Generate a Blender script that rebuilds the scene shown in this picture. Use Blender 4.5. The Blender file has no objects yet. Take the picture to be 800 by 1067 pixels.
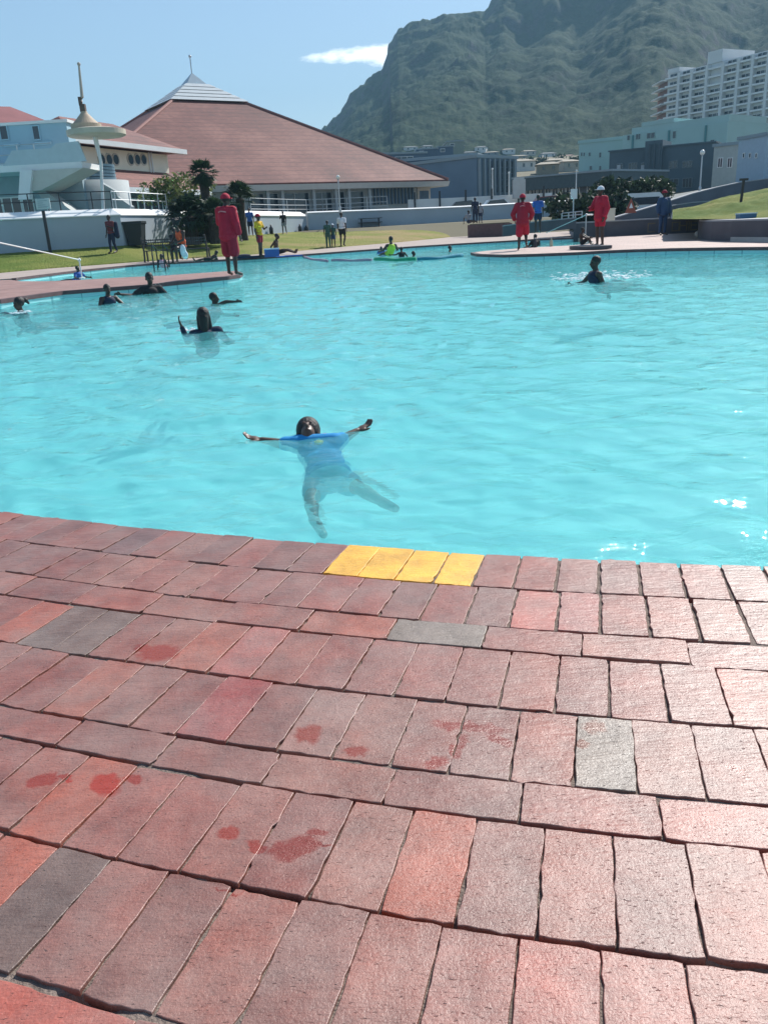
import bpy, math, random
import numpy as np
from mathutils import Vector
random.seed(7); rng = np.random.default_rng(11)
S = bpy.context.scene; COL = S.collection
PI = math.pi
# ------------------------------------------------------------------ camera frame
F_PX = 850.0; H_CAM = 1.0; ROLL = math.atan(.054); PITCH = math.atan((533.5-237)*math.cos(ROLL)/F_PX)
FW = np.array([0, math.cos(PITCH), -math.sin(PITCH)]); R0 = np.array([1, 0, 0.]); U0 = np.array([0, math.sin(PITCH), math.cos(PITCH)])
RT = math.cos(ROLL)*R0 - math.sin(ROLL)*U0; UP = math.sin(ROLL)*R0 + math.cos(ROLL)*U0
def ray(px, py): return FW*F_PX + RT*(px-400) - UP*(py-533.5)
def at(px, py, z=0.0, Y=None):
    d = ray(px, py); t = (z-H_CAM)/d[2] if Y is None else Y/d[1]
    return np.array([0, 0, H_CAM]) + d*t
def proj(p):
    q = np.asarray(p, float)-np.array([0, 0, H_CAM]); w = q@FW
    return 400+F_PX*(q@RT)/w, 533.5-F_PX*(q@UP)/w
cam = bpy.data.cameras.new('camera'); co = bpy.data.objects.new('camera', cam); COL.objects.link(co)
cam.sensor_fit = 'VERTICAL'; cam.sensor_height = 36; cam.lens = F_PX/1067*36; cam.clip_start = .05; cam.clip_end = 6000
from mathutils import Matrix
M = Matrix(((RT[0], UP[0], -FW[0], 0), (RT[1], UP[1], -FW[1], 0), (RT[2], UP[2], -FW[2], H_CAM), (0, 0, 0, 1)))
co.matrix_world = M; S.camera = co
# ------------------------------------------------------------------ light
SUN_AZ = math.radians(38); SUN_EL = math.radians(41)      # azimuth measured to the right of +Y
w = bpy.data.worlds.new('World'); S.world = w; w.use_nodes = True
nt = w.node_tree; nt.nodes.clear()
def N(nt, t, **k):
    n = nt.nodes.new(t)
    for a, b in k.items():
        if a.startswith('_'): setattr(n, a[1:], b)
        else: n.inputs[a.replace('__', ' ')].default_value = b
    return n
def L(nt, a, b): nt.links.new(a, b)
sky = N(nt, 'ShaderNodeTexSky', _sky_type='NISHITA', _sun_disc=False, _sun_elevation=SUN_EL, _sun_rotation=SUN_AZ, _air_density=1.0, _dust_density=.4, _ozone_density=1.2)
tc = N(nt, 'ShaderNodeTexCoord')
# wisp of cloud beside the mountain top: a noisy ellipse in sky direction
cd = ray(382, 58); cd = cd/np.linalg.norm(cd); caz = math.atan2(cd[0], cd[1]); cel = math.asin(cd[2])
sep = N(nt, 'ShaderNodeSeparateXYZ'); L(nt, tc.outputs['Generated'], sep.inputs[0])
def mth(nt, op, a, b=None, clamp=False):
    n = nt.nodes.new('ShaderNodeMath'); n.operation = op; n.use_clamp = clamp
    for i, v in enumerate((a, b)):
        if v is None: continue
        if isinstance(v, (int, float)): n.inputs[i].default_value = v
        else: nt.links.new(v, n.inputs[i])
    return n.outputs[0]
az = mth(nt, 'ARCTAN2', sep.outputs[0], sep.outputs[1]); el = mth(nt, 'ARCSINE', sep.outputs[2])
nz = N(nt, 'ShaderNodeTexNoise', Scale=28.0, Detail=6.0, Roughness=.62); 
mp = N(nt, 'ShaderNodeMapping'); mp.inputs['Scale'].default_value = (1, 1, 2.6); L(nt, tc.outputs['Generated'], mp.inputs[0]); L(nt, mp.outputs[0], nz.inputs['Vector'])
du = mth(nt, 'DIVIDE', mth(nt, 'SUBTRACT', az, caz+.018), .085)
dv = mth(nt, 'DIVIDE', mth(nt, 'SUBTRACT', el, cel), mth(nt, 'ADD', mth(nt, 'MULTIPLY', du, .0055), .0115))
rr = mth(nt, 'ADD', mth(nt, 'MULTIPLY', du, du), mth(nt, 'MULTIPLY', dv, dv))
msk = mth(nt, 'SUBTRACT', 1.35, rr); msk = mth(nt, 'ADD', msk, mth(nt, 'MULTIPLY', mth(nt, 'SUBTRACT', nz.outputs[0], .56), 3.2))
msk = mth(nt, 'MULTIPLY', msk, 1.3, True)
front = mth(nt, 'GREATER_THAN', sep.outputs[1], 0.0); msk = mth(nt, 'MULTIPLY', msk, front)
mx = N(nt, 'ShaderNodeMix', _data_type='RGBA'); L(nt, msk, mx.inputs['Factor']); L(nt, sky.outputs[0], mx.inputs['A']); mx.inputs['B'].default_value = (15, 15.3, 15.6, 1)
bg = N(nt, 'ShaderNodeBackground', Strength=.10); L(nt, mx.outputs['Result'], bg.inputs[0])
L(nt, bg.outputs[0], N(nt, 'ShaderNodeOutputWorld').inputs[0])
sl = bpy.data.lights.new('sun', 'SUN'); sl.energy = 5.0; sl.angle = math.radians(.5); sl.color = (1, .96, .9)
so = bpy.data.objects.new('sun', sl); COL.objects.link(so)
sd = Vector((math.sin(SUN_AZ)*math.cos(SUN_EL), math.cos(SUN_AZ)*math.cos(SUN_EL), math.sin(SUN_EL)))
so.rotation_euler = sd.to_track_quat('Z', 'Y').to_euler()
S.view_settings.view_transform = 'Standard'; S.view_settings.look = 'None'; S.view_settings.gamma = 1; S.view_settings.exposure = 0.6
S.render.engine = 'CYCLES'
S.cycles.max_bounces = 8; S.cycles.transparent_max_bounces = 16; S.cycles.volume_bounces = 0
# ------------------------------------------------------------------ tagging
def tag(o, label=None, cat=None, group=None, kind=None):
    if label: o['label'] = label
    if cat: o['category'] = cat
    if group: o['group'] = group
    if kind: o['kind'] = kind
    return o
def empty(name, loc, label=None, cat=None, group=None):
    o = bpy.data.objects.new(name, None); COL.objects.link(o); o.location = tuple(float(c) for c in loc); o.empty_display_size = .2
    return tag(o, label, cat, group)
def world_loc(o):
    v = Vector((0, 0, 0))
    while o: v += o.location; o = o.parent
    return v
def link(name, verts, faces, mat, parent=None, smooth=False, origin=None, colors=None):
    verts = np.asarray(verts, float).reshape(-1, 3)
    if parent: og = np.array(world_loc(parent)); loc = (0, 0, 0)
    else:
        if origin is None:
            lo, hi = verts.min(0), verts.max(0); origin = ((lo[0]+hi[0])/2, (lo[1]+hi[1])/2, lo[2])
        og = np.array(origin, float); loc = tuple(float(c) for c in og)
    me = bpy.data.meshes.new(name); me.from_pydata((verts-og).tolist(), [], [tuple(int(i) for i in f) for f in faces]); me.update()
    if smooth: me.polygons.foreach_set('use_smooth', [True]*len(me.polygons))
    if mat: me.materials.append(mat)
    if colors is not None:
        ca = me.color_attributes.new('Col', 'FLOAT_COLOR', 'CORNER')
        idx = np.zeros(len(me.loops), dtype=np.int32); me.loops.foreach_get('vertex_index', idx)
        ca.data.foreach_set('color', np.asarray(colors, np.float32)[idx].ravel())
    o = bpy.data.objects.new(name, me); COL.objects.link(o); o.location = loc
    if parent: o.parent = parent
    return o
class MB:
    def __init__(s): s.v = []; s.f = []; s.n = 0
    def add(s, v, f):
        v = np.asarray(v, float).reshape(-1, 3); s.v.append(v); s.f += [tuple(int(i)+s.n for i in q) for q in f]; s.n += len(v); return s
    def box(s, c, d, rot=0.0, tilt=0.0):
        x, y, z = [k/2 for k in d]; P = np.array([(a*x, b*y, e*z) for e in (-1, 1) for a, b in ((-1, -1), (1, -1), (1, 1), (-1, 1))])
        if tilt: ct, st = math.cos(tilt), math.sin(tilt); P = P@np.array([[1, 0, 0], [0, ct, st], [0, -st, ct]])
        cr, sr = math.cos(rot), math.sin(rot); P = P@np.array([[cr, sr, 0], [-sr, cr, 0], [0, 0, 1]])
        return s.add(P+np.asarray(c, float), [(3, 2, 1, 0), (4, 5, 6, 7), (0, 1, 5, 4), (1, 2, 6, 5), (2, 3, 7, 6), (3, 0, 4, 7)])
    def prism(s, poly, z0, z1):
        n = len(poly); P = [(p[0], p[1], z0) for p in poly]+[(p[0], p[1], z1) for p in poly]
        return s.add(P, [tuple(range(n))[::-1], tuple(range(n, 2*n))]+[(i, (i+1) % n, n+(i+1) % n, n+i) for i in range(n)])
    def solid(s, bot, top):
        n = len(bot); return s.add(list(bot)+list(top), [tuple(range(n))[::-1], tuple(range(n, 2*n))]+[(i, (i+1) % n, n+(i+1) % n, n+i) for i in range(n)])
    def tube(s, pts, r, n=8):
        pts = [np.asarray(p, float) for p in pts]; rs = r if hasattr(r, '__len__') else [r]*len(pts); V = []; Fc = []
        for i, p in enumerate(pts):
            d = pts[min(i+1, len(pts)-1)]-pts[max(i-1, 0)]; d = d/(np.linalg.norm(d)+1e-9)
            a = np.cross(d, (0, 0, 1)) if abs(d[2]) < .95 else np.cross(d, (1, 0, 0)); a /= np.linalg.norm(a); b = np.cross(d, a)
            for k in range(n): t = 2*PI*k/n; V.append(p+rs[i]*(math.cos(t)*a+math.sin(t)*b))
        for i in range(len(pts)-1):
            for k in range(n): Fc.append((i*n+k, i*n+(k+1) % n, (i+1)*n+(k+1) % n, (i+1)*n+k))
        Fc.append(tuple(range(n))[::-1]); Fc.append(tuple((len(pts)-1)*n+k for k in range(n)))
        return s.add(V, Fc)
    def lathe(s, c, prof, n=24):
        V = []; Fc = []
        for r, z in prof:
            for k in range(n): t = 2*PI*k/n; V.append((c[0]+r*math.cos(t), c[1]+r*math.sin(t), c[2]+z))
        for i in range(len(prof)-1):
            for k in range(n): Fc.append((i*n+k, i*n+(k+1) % n, (i+1)*n+(k+1) % n, (i+1)*n+k))
        Fc.append(tuple(range(n))[::-1]); Fc.append(tuple((len(prof)-1)*n+k for k in range(n)))
        return s.add(V, Fc)
    def ball(s, c, r, R=None, n=12, m=8):
        r = np.array(r if hasattr(r, '__len__') else (r, r, r), float); V = []; Fc = []
        for i in range(m+1):
            ph = PI*i/m
            for k in range(n): t = 2*PI*k/n; V.append((math.sin(ph)*math.cos(t), math.sin(ph)*math.sin(t), math.cos(ph)))
        V = np.array(V)*r
        if R is not None: V = V@np.asarray(R).T
        for i in range(m):
            for k in range(n): Fc.append((i*n+k, (i+1)*n+k, (i+1)*n+(k+1) % n, i*n+(k+1) % n))
        return s.add(V+np.asarray(c, float), Fc)
    def build(s, name, mat, parent=None, smooth=False, origin=None, colors=None):
        return link(name, np.vstack(s.v), s.f, mat, parent, smooth, origin, colors)
# ------------------------------------------------------------------ materials
def hexc(r, g, b):
    f = lambda c: (c/255/12.92) if c/255 <= .04045 else ((c/255+.055)/1.055)**2.4
    return (f(r), f(g), f(b))
_m = {}
def mat(name, col, rough=.7, var=.12, scale=3.0, bump=0.0, bscale=40.0, metal=0.0, spec=.5, stretch=(1, 1, 1)):
    if name in _m: return _m[name]
    m = bpy.data.materials.new(name); m.use_nodes = True; t = m.node_tree; b = t.nodes['Principled BSDF']
    b.inputs['Roughness'].default_value = rough; b.inputs['Metallic'].default_value = metal; b.inputs['Specular IOR Level'].default_value = spec
    g = N(t, 'ShaderNodeNewGeometry'); mp = N(t, 'ShaderNodeMapping'); mp.inputs['Scale'].default_value = stretch; L(t, g.outputs['Position'], mp.inputs[0])
    n = N(t, 'ShaderNodeTexNoise', Scale=scale, Detail=6.0, Roughness=.6); L(t, mp.outputs[0], n.inputs['Vector'])
    r = N(t, 'ShaderNodeValToRGB'); L(t, n.outputs[0], r.inputs[0])
    r.color_ramp.elements[0].position = .3; r.color_ramp.elements[1].position = .7
    r.color_ramp.elements[0].color = tuple(c*(1-var) for c in col)+(1,); r.color_ramp.elements[1].color = tuple(min(1, c*(1+var)) for c in col)+(1,)
    L(t, r.outputs[0], b.inputs['Base Color'])
    if bump:
        n2 = N(t, 'ShaderNodeTexNoise', Scale=bscale, Detail=5.0); L(t, mp.outputs[0], n2.inputs['Vector'])
        bp = N(t, 'ShaderNodeBump', Strength=bump, Distance=.02); L(t, n2.outputs[0], bp.inputs['Height']); L(t, bp.outputs[0], b.inputs['Normal'])
    _m[name] = m; return m
def foliage(name, dark, light):
    if name in _m: return _m[name]
    m = bpy.data.materials.new(name); m.use_nodes = True; t = m.node_tree; b = t.nodes['Principled BSDF']; b.inputs['Roughness'].default_value = .6
    g = N(t, 'ShaderNodeNewGeometry'); n = N(t, 'ShaderNodeTexNoise', Scale=1.6, Detail=3.0); L(t, g.outputs['Position'], n.inputs['Vector'])
    a = mth(t, 'ADD', mth(t, 'MULTIPLY', g.outputs['Random Per Island'], .6), mth(t, 'MULTIPLY', n.outputs[0], .5))
    r = N(t, 'ShaderNodeValToRGB'); L(t, a, r.inputs[0]); r.color_ramp.elements[0].position = .2; r.color_ramp.elements[1].position = .85
    r.color_ramp.elements[0].color = dark+(1,); r.color_ramp.elements[1].color = light+(1,); L(t, r.outputs[0], b.inputs['Base Color'])
    tr = N(t, 'ShaderNodeBsdfTranslucent'); L(t, r.outputs[0], tr.inputs[0]); mx = N(t, 'ShaderNodeMixShader', Fac=.3)
    L(t, b.outputs[0], mx.inputs[1]); L(t, tr.outputs[0], mx.inputs[2]); L(t, mx.outputs[0], t.nodes['Material Output'].inputs[0])
    _m[name] = m; return m
WHITE = mat('white_paint', (.72, .73, .72), .6, .06, .8, .05)
CREAM = mat('cream_paint', (.66, .6, .48), .7, .08, .8)
CREAMD = mat('beige_paint', (.42, .35, .26), .7, .08, 1.2)
PALEBLUE = mat('pale_blue_paint', (.30, .47, .56), .7, .06, .6)
DARKBLUE = mat('slate_wall', (.07, .115, .17), .7, .12, .3)
SLATE2 = mat('blue_grey_wall', (.13, .2, .27), .6, .1, .3)
TEAL = mat('teal_render', (.36, .53, .51), .8, .07, .2)
GREYB = mat('dark_grey_render', (.085, .125, .15), .85, .12, .3)
CONC = mat('concrete', (.42, .41, .39), .85, .12, 1.5, .1)
GLASS = mat('window_glass', (.02, .035, .05), .08, .1, .5, spec=.8)
METAL = mat('galvanised_metal', (.5, .52, .54), .35, .06, 4, metal=.6)
BLACKM = mat('black_metal', (.02, .022, .027), .45, .1, 4)
DWOOD = mat('dark_timber', (.035, .033, .035), .6, .2, 8)
ROADM = mat('asphalt', (.055, .056, .06), .9, .15, 2, .1)
# roof tiles
def tiles(name, c1, c2, c3, per):
    m = bpy.data.materials.new(name); m.use_nodes = True; t = m.node_tree; b = t.nodes['Principled BSDF']; b.inputs['Roughness'].default_value = .75
    g = N(t, 'ShaderNodeNewGeometry'); s = N(t, 'ShaderNodeSeparateXYZ'); L(t, g.outputs['Position'], s.inputs[0])
    fr = mth(t, 'FRACT', mth(t, 'MULTIPLY', s.outputs[2], 1/per))
    lip = mth(t, 'GREATER_THAN', fr, .78)
    n = N(t, 'ShaderNodeTexNoise', Scale=.22, Detail=7.0, Roughness=.65); L(t, g.outputs['Position'], n.inputs['Vector'])
    mp = N(t, 'ShaderNodeMapping'); mp.inputs['Scale'].default_value = (2.4, 2.4, 9); L(t, g.outputs['Position'], mp.inputs[0])
    n2 = N(t, 'ShaderNodeTexNoise', Scale=1.0, Detail=3.0); L(t, mp.outputs[0], n2.inputs['Vector'])
    r = N(t, 'ShaderNodeValToRGB'); L(t, mth(t, 'ADD', mth(t, 'MULTIPLY', n.outputs[0], .7), mth(t, 'MULTIPLY', n2.outputs[0], .3)), r.inputs[0])
    e = r.color_ramp.elements; e[0].position = .36; e[0].color = c1+(1,); e[1].position = .64; e[1].color = c3+(1,); k = e.new(.5); k.color = c2+(1,)
    mx = N(t, 'ShaderNodeMix', _data_type='RGBA', _blend_type='MULTIPLY'); L(t, mth(t, 'MULTIPLY', lip, .5), mx.inputs['Factor']); L(t, r.outputs[0], mx.inputs['A']); mx.inputs['B'].default_value = (.45, .4, .42, 1)
    L(t, mx.outputs['Result'], b.inputs['Base Color'])
    bp = N(t, 'ShaderNodeBump', Strength=.6, Distance=.05); L(t, fr, bp.inputs['Height']); L(t, bp.outputs[0], b.inputs['Normal'])
    return m
ROOFM = tiles('red_roof_tiles', (.115, .045, .040), (.185, .068, .056), (.27, .115, .09), .36)
# ------------------------------------------------------------------ noise helpers
def vnoise(x, y, seed=0):
    xi = np.floor(x).astype(np.int64); yi = np.floor(y).astype(np.int64); fx = x-xi; fy = y-yi; fx = fx*fx*(3-2*fx); fy = fy*fy*(3-2*fy)
    def h(a, b):
        n = (a*374761393+b*668265263+seed*974711) & 0x7fffffff; n = ((n ^ (n >> 13))*1274126177) & 0x7fffffff; return ((n ^ (n >> 16)) & 0xffff)/65535.0
    return (h(xi, yi)*(1-fx)+h(xi+1, yi)*fx)*(1-fy)+(h(xi, yi+1)*(1-fx)+h(xi+1, yi+1)*fx)*fy
def fbm(x, y, o=5, seed=0):
    v = 0; a = .5
    for i in range(o): v = v+a*vnoise(x, y, seed+i); x = x*2.03+11.3; y = y*2.03+5.1; a *= .5
    return v
def grid(name, X, Y, Z, mtl, parent=None, smooth=True):
    r, c = X.shape; V = np.stack([X, Y, Z], -1).reshape(-1, 3); i = np.arange(r*c).reshape(r, c)
    Fq = np.stack([i[:-1, :-1], i[:-1, 1:], i[1:, 1:], i[1:, :-1]], -1).reshape(-1, 4)
    me = bpy.data.meshes.new(name); me.vertices.add(len(V)); me.vertices.foreach_set('co', V.astype(np.float32).ravel())
    me.loops.add(Fq.size); me.loops.foreach_set('vertex_index', Fq.astype(np.int32).ravel()); me.polygons.add(len(Fq))
    me.polygons.foreach_set('loop_start', np.arange(0, Fq.size, 4, dtype=np.int32)); me.polygons.foreach_set('loop_total', np.full(len(Fq), 4, np.int32))
    me.update(calc_edges=True); me.validate()
    me.polygons.foreach_set('use_smooth', [smooth]*len(me.polygons)); me.materials.append(mtl)
    o = bpy.data.objects.new(name, me); COL.objects.link(o)
    if parent: o.parent = parent
    return o
def gz(x, y):       # height of the land behind the pool wall
    y = np.asarray(y, float); x = np.asarray(x, float)
    return 1.0 + np.clip(y-62, 0, 18)*.02 + np.clip(y-80, 0, 1e9)*.088
# ------------------------------------------------------------------ brick paving
fits = {}
rows = {
'edge':[(0,531),(100,547),(200,554),(320,562),(400,569),(500,577),(600,584),(700,587),(800,589)],
'A':[(0,562),(65,569),(200,582),(280,595),(340,602),(400,602),(495,610),(600,617),(800,627)],
'B':[(0,595),(100,610),(250,626),(330,637),(400,642),(600,660),(800,671)],
'C':[(0,620),(160,639),(250,651),(390,665),(400,667),(620,687),(800,697)],
'D':[(0,668),(150,692),(290,710),(400,725),(600,745),(800,760)],
'E':[(0,735),(100,751),(240,772),(350,792),(400,797),(525,812),(590,825),(725,832),(800,837)],
'F':[(0,767),(170,797),(280,820),(370,835),(400,840),(540,857),(685,875),(800,886)],
'G':[(0,865),(195,910),(325,939),(395,950),(475,965),(550,977),(630,987),(720,1000),(800,1009)]}
seq = ['edge','A','B','C','D','E','F','G']
for k in seq:
    P = np.array([at(*q)[:2] for q in rows[k]]); fits[k] = np.polyfit(P[:,0], P[:,1], 2)
offs = [0,.249,.489,.614,.867,1.115,1.227,1.469]
e0 = fits['edge']
_ex = np.linspace(-9, 9, 3601); _ey = np.polyval(e0, _ex); _es = 2*e0[0]*_ex+e0[1]
def offcurve(d):
    nrm = np.sqrt(1+_es**2); X = _ex+_es/nrm*d; Y = _ey-d/nrm
    return X, Y
xs = np.linspace(-6, 6, 1201)
def bcurve(i, d):
    X, Y = offcurve(d); y = np.interp(xs, X, Y)
    xm = 1.35-.09*min(i, 8)
    k = seq[min(i, 7)]; di = offs[min(i, 7)]
    X7, Y7 = offcurve(di); corr = np.polyval(fits[k], np.clip(xs, -xm, xm))-np.interp(np.clip(xs, -xm, xm), X7, Y7)
    return y+corr
pat = ['S','S','T','S','S','T','S']
bounds = [bcurve(i, offs[i]) for i in range(8)]; kinds = pat[:]
d = offs[-1]
nxt = ['S','T','S','S','T','S','S','T','S','S','T','S','S','T']
for j, k in enumerate(nxt):
    d += .245 if k == 'S' else .12; bounds.append(bcurve(8+j, d)); kinds.append(k)
phase_px = {0:(499,595),1:(533,634),2:(506,655),3:(523,711),4:(535,769),5:(544,838),6:(560,921),7:(627,1028)}
PAL = [hexc(143,84,73),hexc(138,81,72),hexc(149,87,75),hexc(134,84,76),hexc(146,79,68),hexc(128,80,72),hexc(145,93,82)]
GREY = hexc(110,86,78); LGREY = hexc(124,112,104); ORANGE = hexc(164,82,60); YEL = (.82, .42, .035)
over = [((60,655),GREY),((105,662),GREY),((462,660),LGREY),((625,785),LGREY),((330,765),hexc(134,98,84)),((30,915),hexc(104,76,68)),((80,935),hexc(102,78,72)),((450,905),ORANGE),((560,635),hexc(172,92,82)),
        ((610,638),hexc(160,88,82)),((70,650),GREY),((20,650),ORANGE),((70,820),ORANGE),((60,1040),hexc(168,80,64)),((130,730),hexc(138,92,84)),((330,730),hexc(142,98,90)),((255,680),hexc(160,88,80)),((215,735),hexc(150,72,68)),((650,590),hexc(138,92,86)),((580,1040),hexc(160,90,80)),((20,890),ORANGE),((150,565),hexc(112,76,74)),((20,1050),hexc(168,80,64))]
BV=[];BF=[];BC=[];nb=0
def brick_col(cx, cy):
    px, py = proj((cx, cy, 0)); best = None
    return px, py
brng = np.random.default_rng(5)
used_over = {}
cells = []
for i, k in enumerate(kinds):
    top, bot = bounds[i], bounds[i+1]; mid = (top+bot)/2
    s = np.concatenate([[0], np.cumsum(np.hypot(np.diff(xs), np.diff(mid)))])
    wd = .1175 if k == 'S' else .245
    if i in phase_px: p = at(*phase_px[i])[:2]; j = np.argmin((xs-p[0])**2+(mid-p[1])**2); s0 = s[j]
    else: s0 = s[600]+brng.uniform(0, wd)
    n0 = int(-s0//wd)+1; n1 = int((s[-1]-s0)//wd)
    edges = [s0+n*wd+(brng.normal(0, .0022) if n else 0) for n in range(n0, n1+1)]
    for a, b in zip(edges[:-1], edges[1:]):
        m = (a+b)/2; xm = np.interp(m, s, xs); ym = np.interp(m, s, mid); sl_ = np.interp(m+.02, s, mid)-np.interp(m-.02, s, mid); dx = np.interp(m+.02, s, xs)-np.interp(m-.02, s, xs)
        tx, ty = dx/math.hypot(dx, sl_), sl_/math.hypot(dx, sl_)
        hh = (np.interp(xm, xs, top)-np.interp(xm, xs, bot))*tx
        cells.append((i, k, xm, ym, tx, ty, b-a, hh, m-s0))
cx = np.array([c[2] for c in cells]); cy = np.array([c[3] for c in cells])
ov = {}
for (p, c) in over:
    q = at(*p)[:2]; j = int(np.argmin((cx-q[0])**2+(cy-q[1])**2)); ov[j] = c
for j, (i, k, xm, ym, tx, ty, wdt, hh, so_) in enumerate(cells):
    gap = .0009+abs(brng.normal(0, .0008)); gr = .0026+abs(brng.normal(0, .0016))
    if i in (0, 1) and xm > .15: gap += .0035*min(1, (xm-.15)/.5)
    hw = wdt/2-gap; hl = hh/2-gr
    sh = brng.normal(0, .0016); ang = brng.normal(0, .0045); zt = brng.normal(0, .0013); tiltx, tilty = brng.normal(0, .005), brng.normal(0, .005)
    nx, ny = -ty, tx
    c = ov.get(j)
    if c is None:
        c = np.array(PAL[brng.integers(len(PAL))])*brng.uniform(.90, 1.09)
        if brng.random() < .05: c = np.array(hexc(160, 92, 76))
        if brng.random() < .035 and (i > 7 or abs(xm) > 1.5): c = np.array(GREY)*1.15
    if i == 0 and -.46-.02 < so_ < 0: c = YEL
    c = np.array(c)*brng.uniform(.96, 1.04)*(1 if (i == 0 and -.48 < so_ < 0) else np.array([.95, .87, .77]))
    # rounded brick top: rim ring lower than the inner ring, slightly worn outline
    ring = []
    nl, nw = (12, 7) if k == 'S' else (7, 12)
    def pts(hw, hl, jit):
        P = []
        for t in np.linspace(-1, 1, nw, endpoint=False): P.append((t*hw, -hl))
        for t in np.linspace(-1, 1, nl, endpoint=False): P.append((hw, t*hl))
        for t in np.linspace(1, -1, nw, endpoint=False): P.append((t*hw, hl))
        for t in np.linspace(1, -1, nl, endpoint=False): P.append((-hw, t*hl))
        P = np.array(P)
        r = .0022; 
        P[[0, nw, nw+nl, 2*nw+nl]] *= (1-np.array([r/hw, r/hl])*.5)
        return P+jit
    base = pts(hw, hl, 0); n = len(base); jit = brng.normal(0, .0009, (n, 2))*(1+2.2*(brng.random((n, 1)) < .09))
    rings = [(base+jit, -.05), (base+jit, -.0014), (pts(hw-.0005, hl-.0005, jit*.95), -.0004), (pts(hw-.0014, hl-.0014, jit*.85), 0.0)]
    V = []
    for P, z in rings:
        zz = z+zt+P[:, 0]*tiltx+P[:, 1]*tilty
        a, b = P[:, 0], P[:, 1]; ca, sa = math.cos(ang), math.sin(ang); a, b = a*ca-b*sa, a*sa+b*ca
        V.append(np.stack([xm+a*tx+(b+sh)*nx, ym+a*ty+(b+sh)*ny, zz], -1))
    V = np.vstack(V)
    Fc = []
    for r_ in range(3):
        for q in range(n): Fc.append((nb+r_*n+q, nb+r_*n+(q+1) % n, nb+(r_+1)*n+(q+1) % n, nb+(r_+1)*n+q))
    Fc.append(tuple(nb+3*n+q for q in range(n)))
    BV.append(V); BF += Fc; BC.append(np.tile(np.append(c, 1.0 if i == 0 and -.48 < so_ < 0 else 0.0), (len(V), 1))); nb += len(V)
def brick_mat():
    m = bpy.data.materials.new('clay_pavers'); m.use_nodes = True; t = m.node_tree; b = t.nodes['Principled BSDF']
    at_ = N(t, 'ShaderNodeVertexColor', _layer_name='Col'); g = N(t, 'ShaderNodeNewGeometry')
    rnd = g.outputs['Random Per Island']
    ofs = N(t, 'ShaderNodeCombineXYZ'); L(t, mth(t, 'MULTIPLY', rnd, 37.0), ofs.inputs[0]); L(t, mth(t, 'MULTIPLY', rnd, 91.0), ofs.inputs[1])
    add = N(t, 'ShaderNodeVectorMath', _operation='ADD'); L(t, g.outputs['Position'], add.inputs[0]); L(t, ofs.outputs[0], add.inputs[1])
    big = N(t, 'ShaderNodeTexNoise', Scale=9.0, Detail=5.0, Roughness=.62); L(t, add.outputs[0], big.inputs['Vector'])
    fine = N(t, 'ShaderNodeTexNoise', Scale=220.0, Detail=4.0, Roughness=.7); L(t, add.outputs[0], fine.inputs['Vector'])
    # wire-cut drag marks: short streaks running diagonally
    mp = N(t, 'ShaderNodeMapping'); L(t, add.outputs[0], mp.inputs[0]); mp.inputs['Rotation'].default_value = (0, 0, math.radians(66)); mp.inputs['Scale'].default_value = (85, 280, 60)
    st = N(t, 'ShaderNodeTexNoise', Scale=1.0, Detail=3.0, Roughness=.55); L(t, mp.outputs[0], st.inputs['Vector'])
    pit = N(t, 'ShaderNodeMapRange', _clamp=True); L(t, st.outputs[0], pit.inputs[0]); pit.inputs[1].default_value = .64; pit.inputs[2].default_value = .74
    mp2 = N(t, 'ShaderNodeMapping'); L(t, add.outputs[0], mp2.inputs[0]); mp2.inputs['Rotation'].default_value = (0, 0, math.radians(60)); mp2.inputs['Scale'].default_value = (12, 70, 20)
    st2 = N(t, 'ShaderNodeTexNoise', Scale=1.0, Detail=4.0, Roughness=.6); L(t, mp2.outputs[0], st2.inputs['Vector'])
    # colour
    vr = N(t, 'ShaderNodeMapRange'); L(t, big.outputs[0], vr.inputs[0]); vr.inputs[1].default_value = .25; vr.inputs[2].default_value = .75; vr.inputs[3].default_value = .60; vr.inputs[4].default_value = 1.36
    f2 = N(t, 'ShaderNodeMapRange'); L(t, fine.outputs[0], f2.inputs[0]); f2.inputs[1].default_value = .3; f2.inputs[2].default_value = .7; f2.inputs[3].default_value = .8; f2.inputs[4].default_value = 1.2
    sc = N(t, 'ShaderNodeVectorMath', _operation='SCALE'); L(t, at_.outputs[0], sc.inputs[0]); L(t, mth(t, 'MULTIPLY', vr.outputs[0], f2.outputs[0]), sc.inputs['Scale'])
    # chalky film in patches
    ch = N(t, 'ShaderNodeTexNoise', Scale=4.3, Detail=6.0, Roughness=.7); L(t, g.outputs['Position'], ch.inputs['Vector'])
    cm = N(t, 'ShaderNodeMapRange', _clamp=True); L(t, ch.outputs[0], cm.inputs[0]); cm.inputs[1].default_value = .34; cm.inputs[2].default_value = .70; cm.inputs[4].default_value = .40
    m1 = N(t, 'ShaderNodeMix', _data_type='RGBA'); L(t, cm.outputs[0], m1.inputs['Factor']); L(t, sc.outputs[0], m1.inputs['A']); m1.inputs['B'].default_value = (.37, .30, .26, 1)
    m2 = N(t, 'ShaderNodeMix', _data_type='RGBA', _blend_type='MULTIPLY'); L(t, mth(t, 'MULTIPLY', pit.outputs[0], .55), m2.inputs['Factor']); L(t, m1.outputs['Result'], m2.inputs['A']); m2.inputs['B'].default_value = (.25, .2, .2, 1)
    # yellow painted bricks keep their paint
    # wet footprints
    wn = N(t, 'ShaderNodeTexNoise', Scale=34.0, Detail=3.0); L(t, g.outputs['Position'], wn.inputs['Vector'])
    wn2 = N(t, 'ShaderNodeVectorMath', _operation='SCALE', Scale=.05); 
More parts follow.
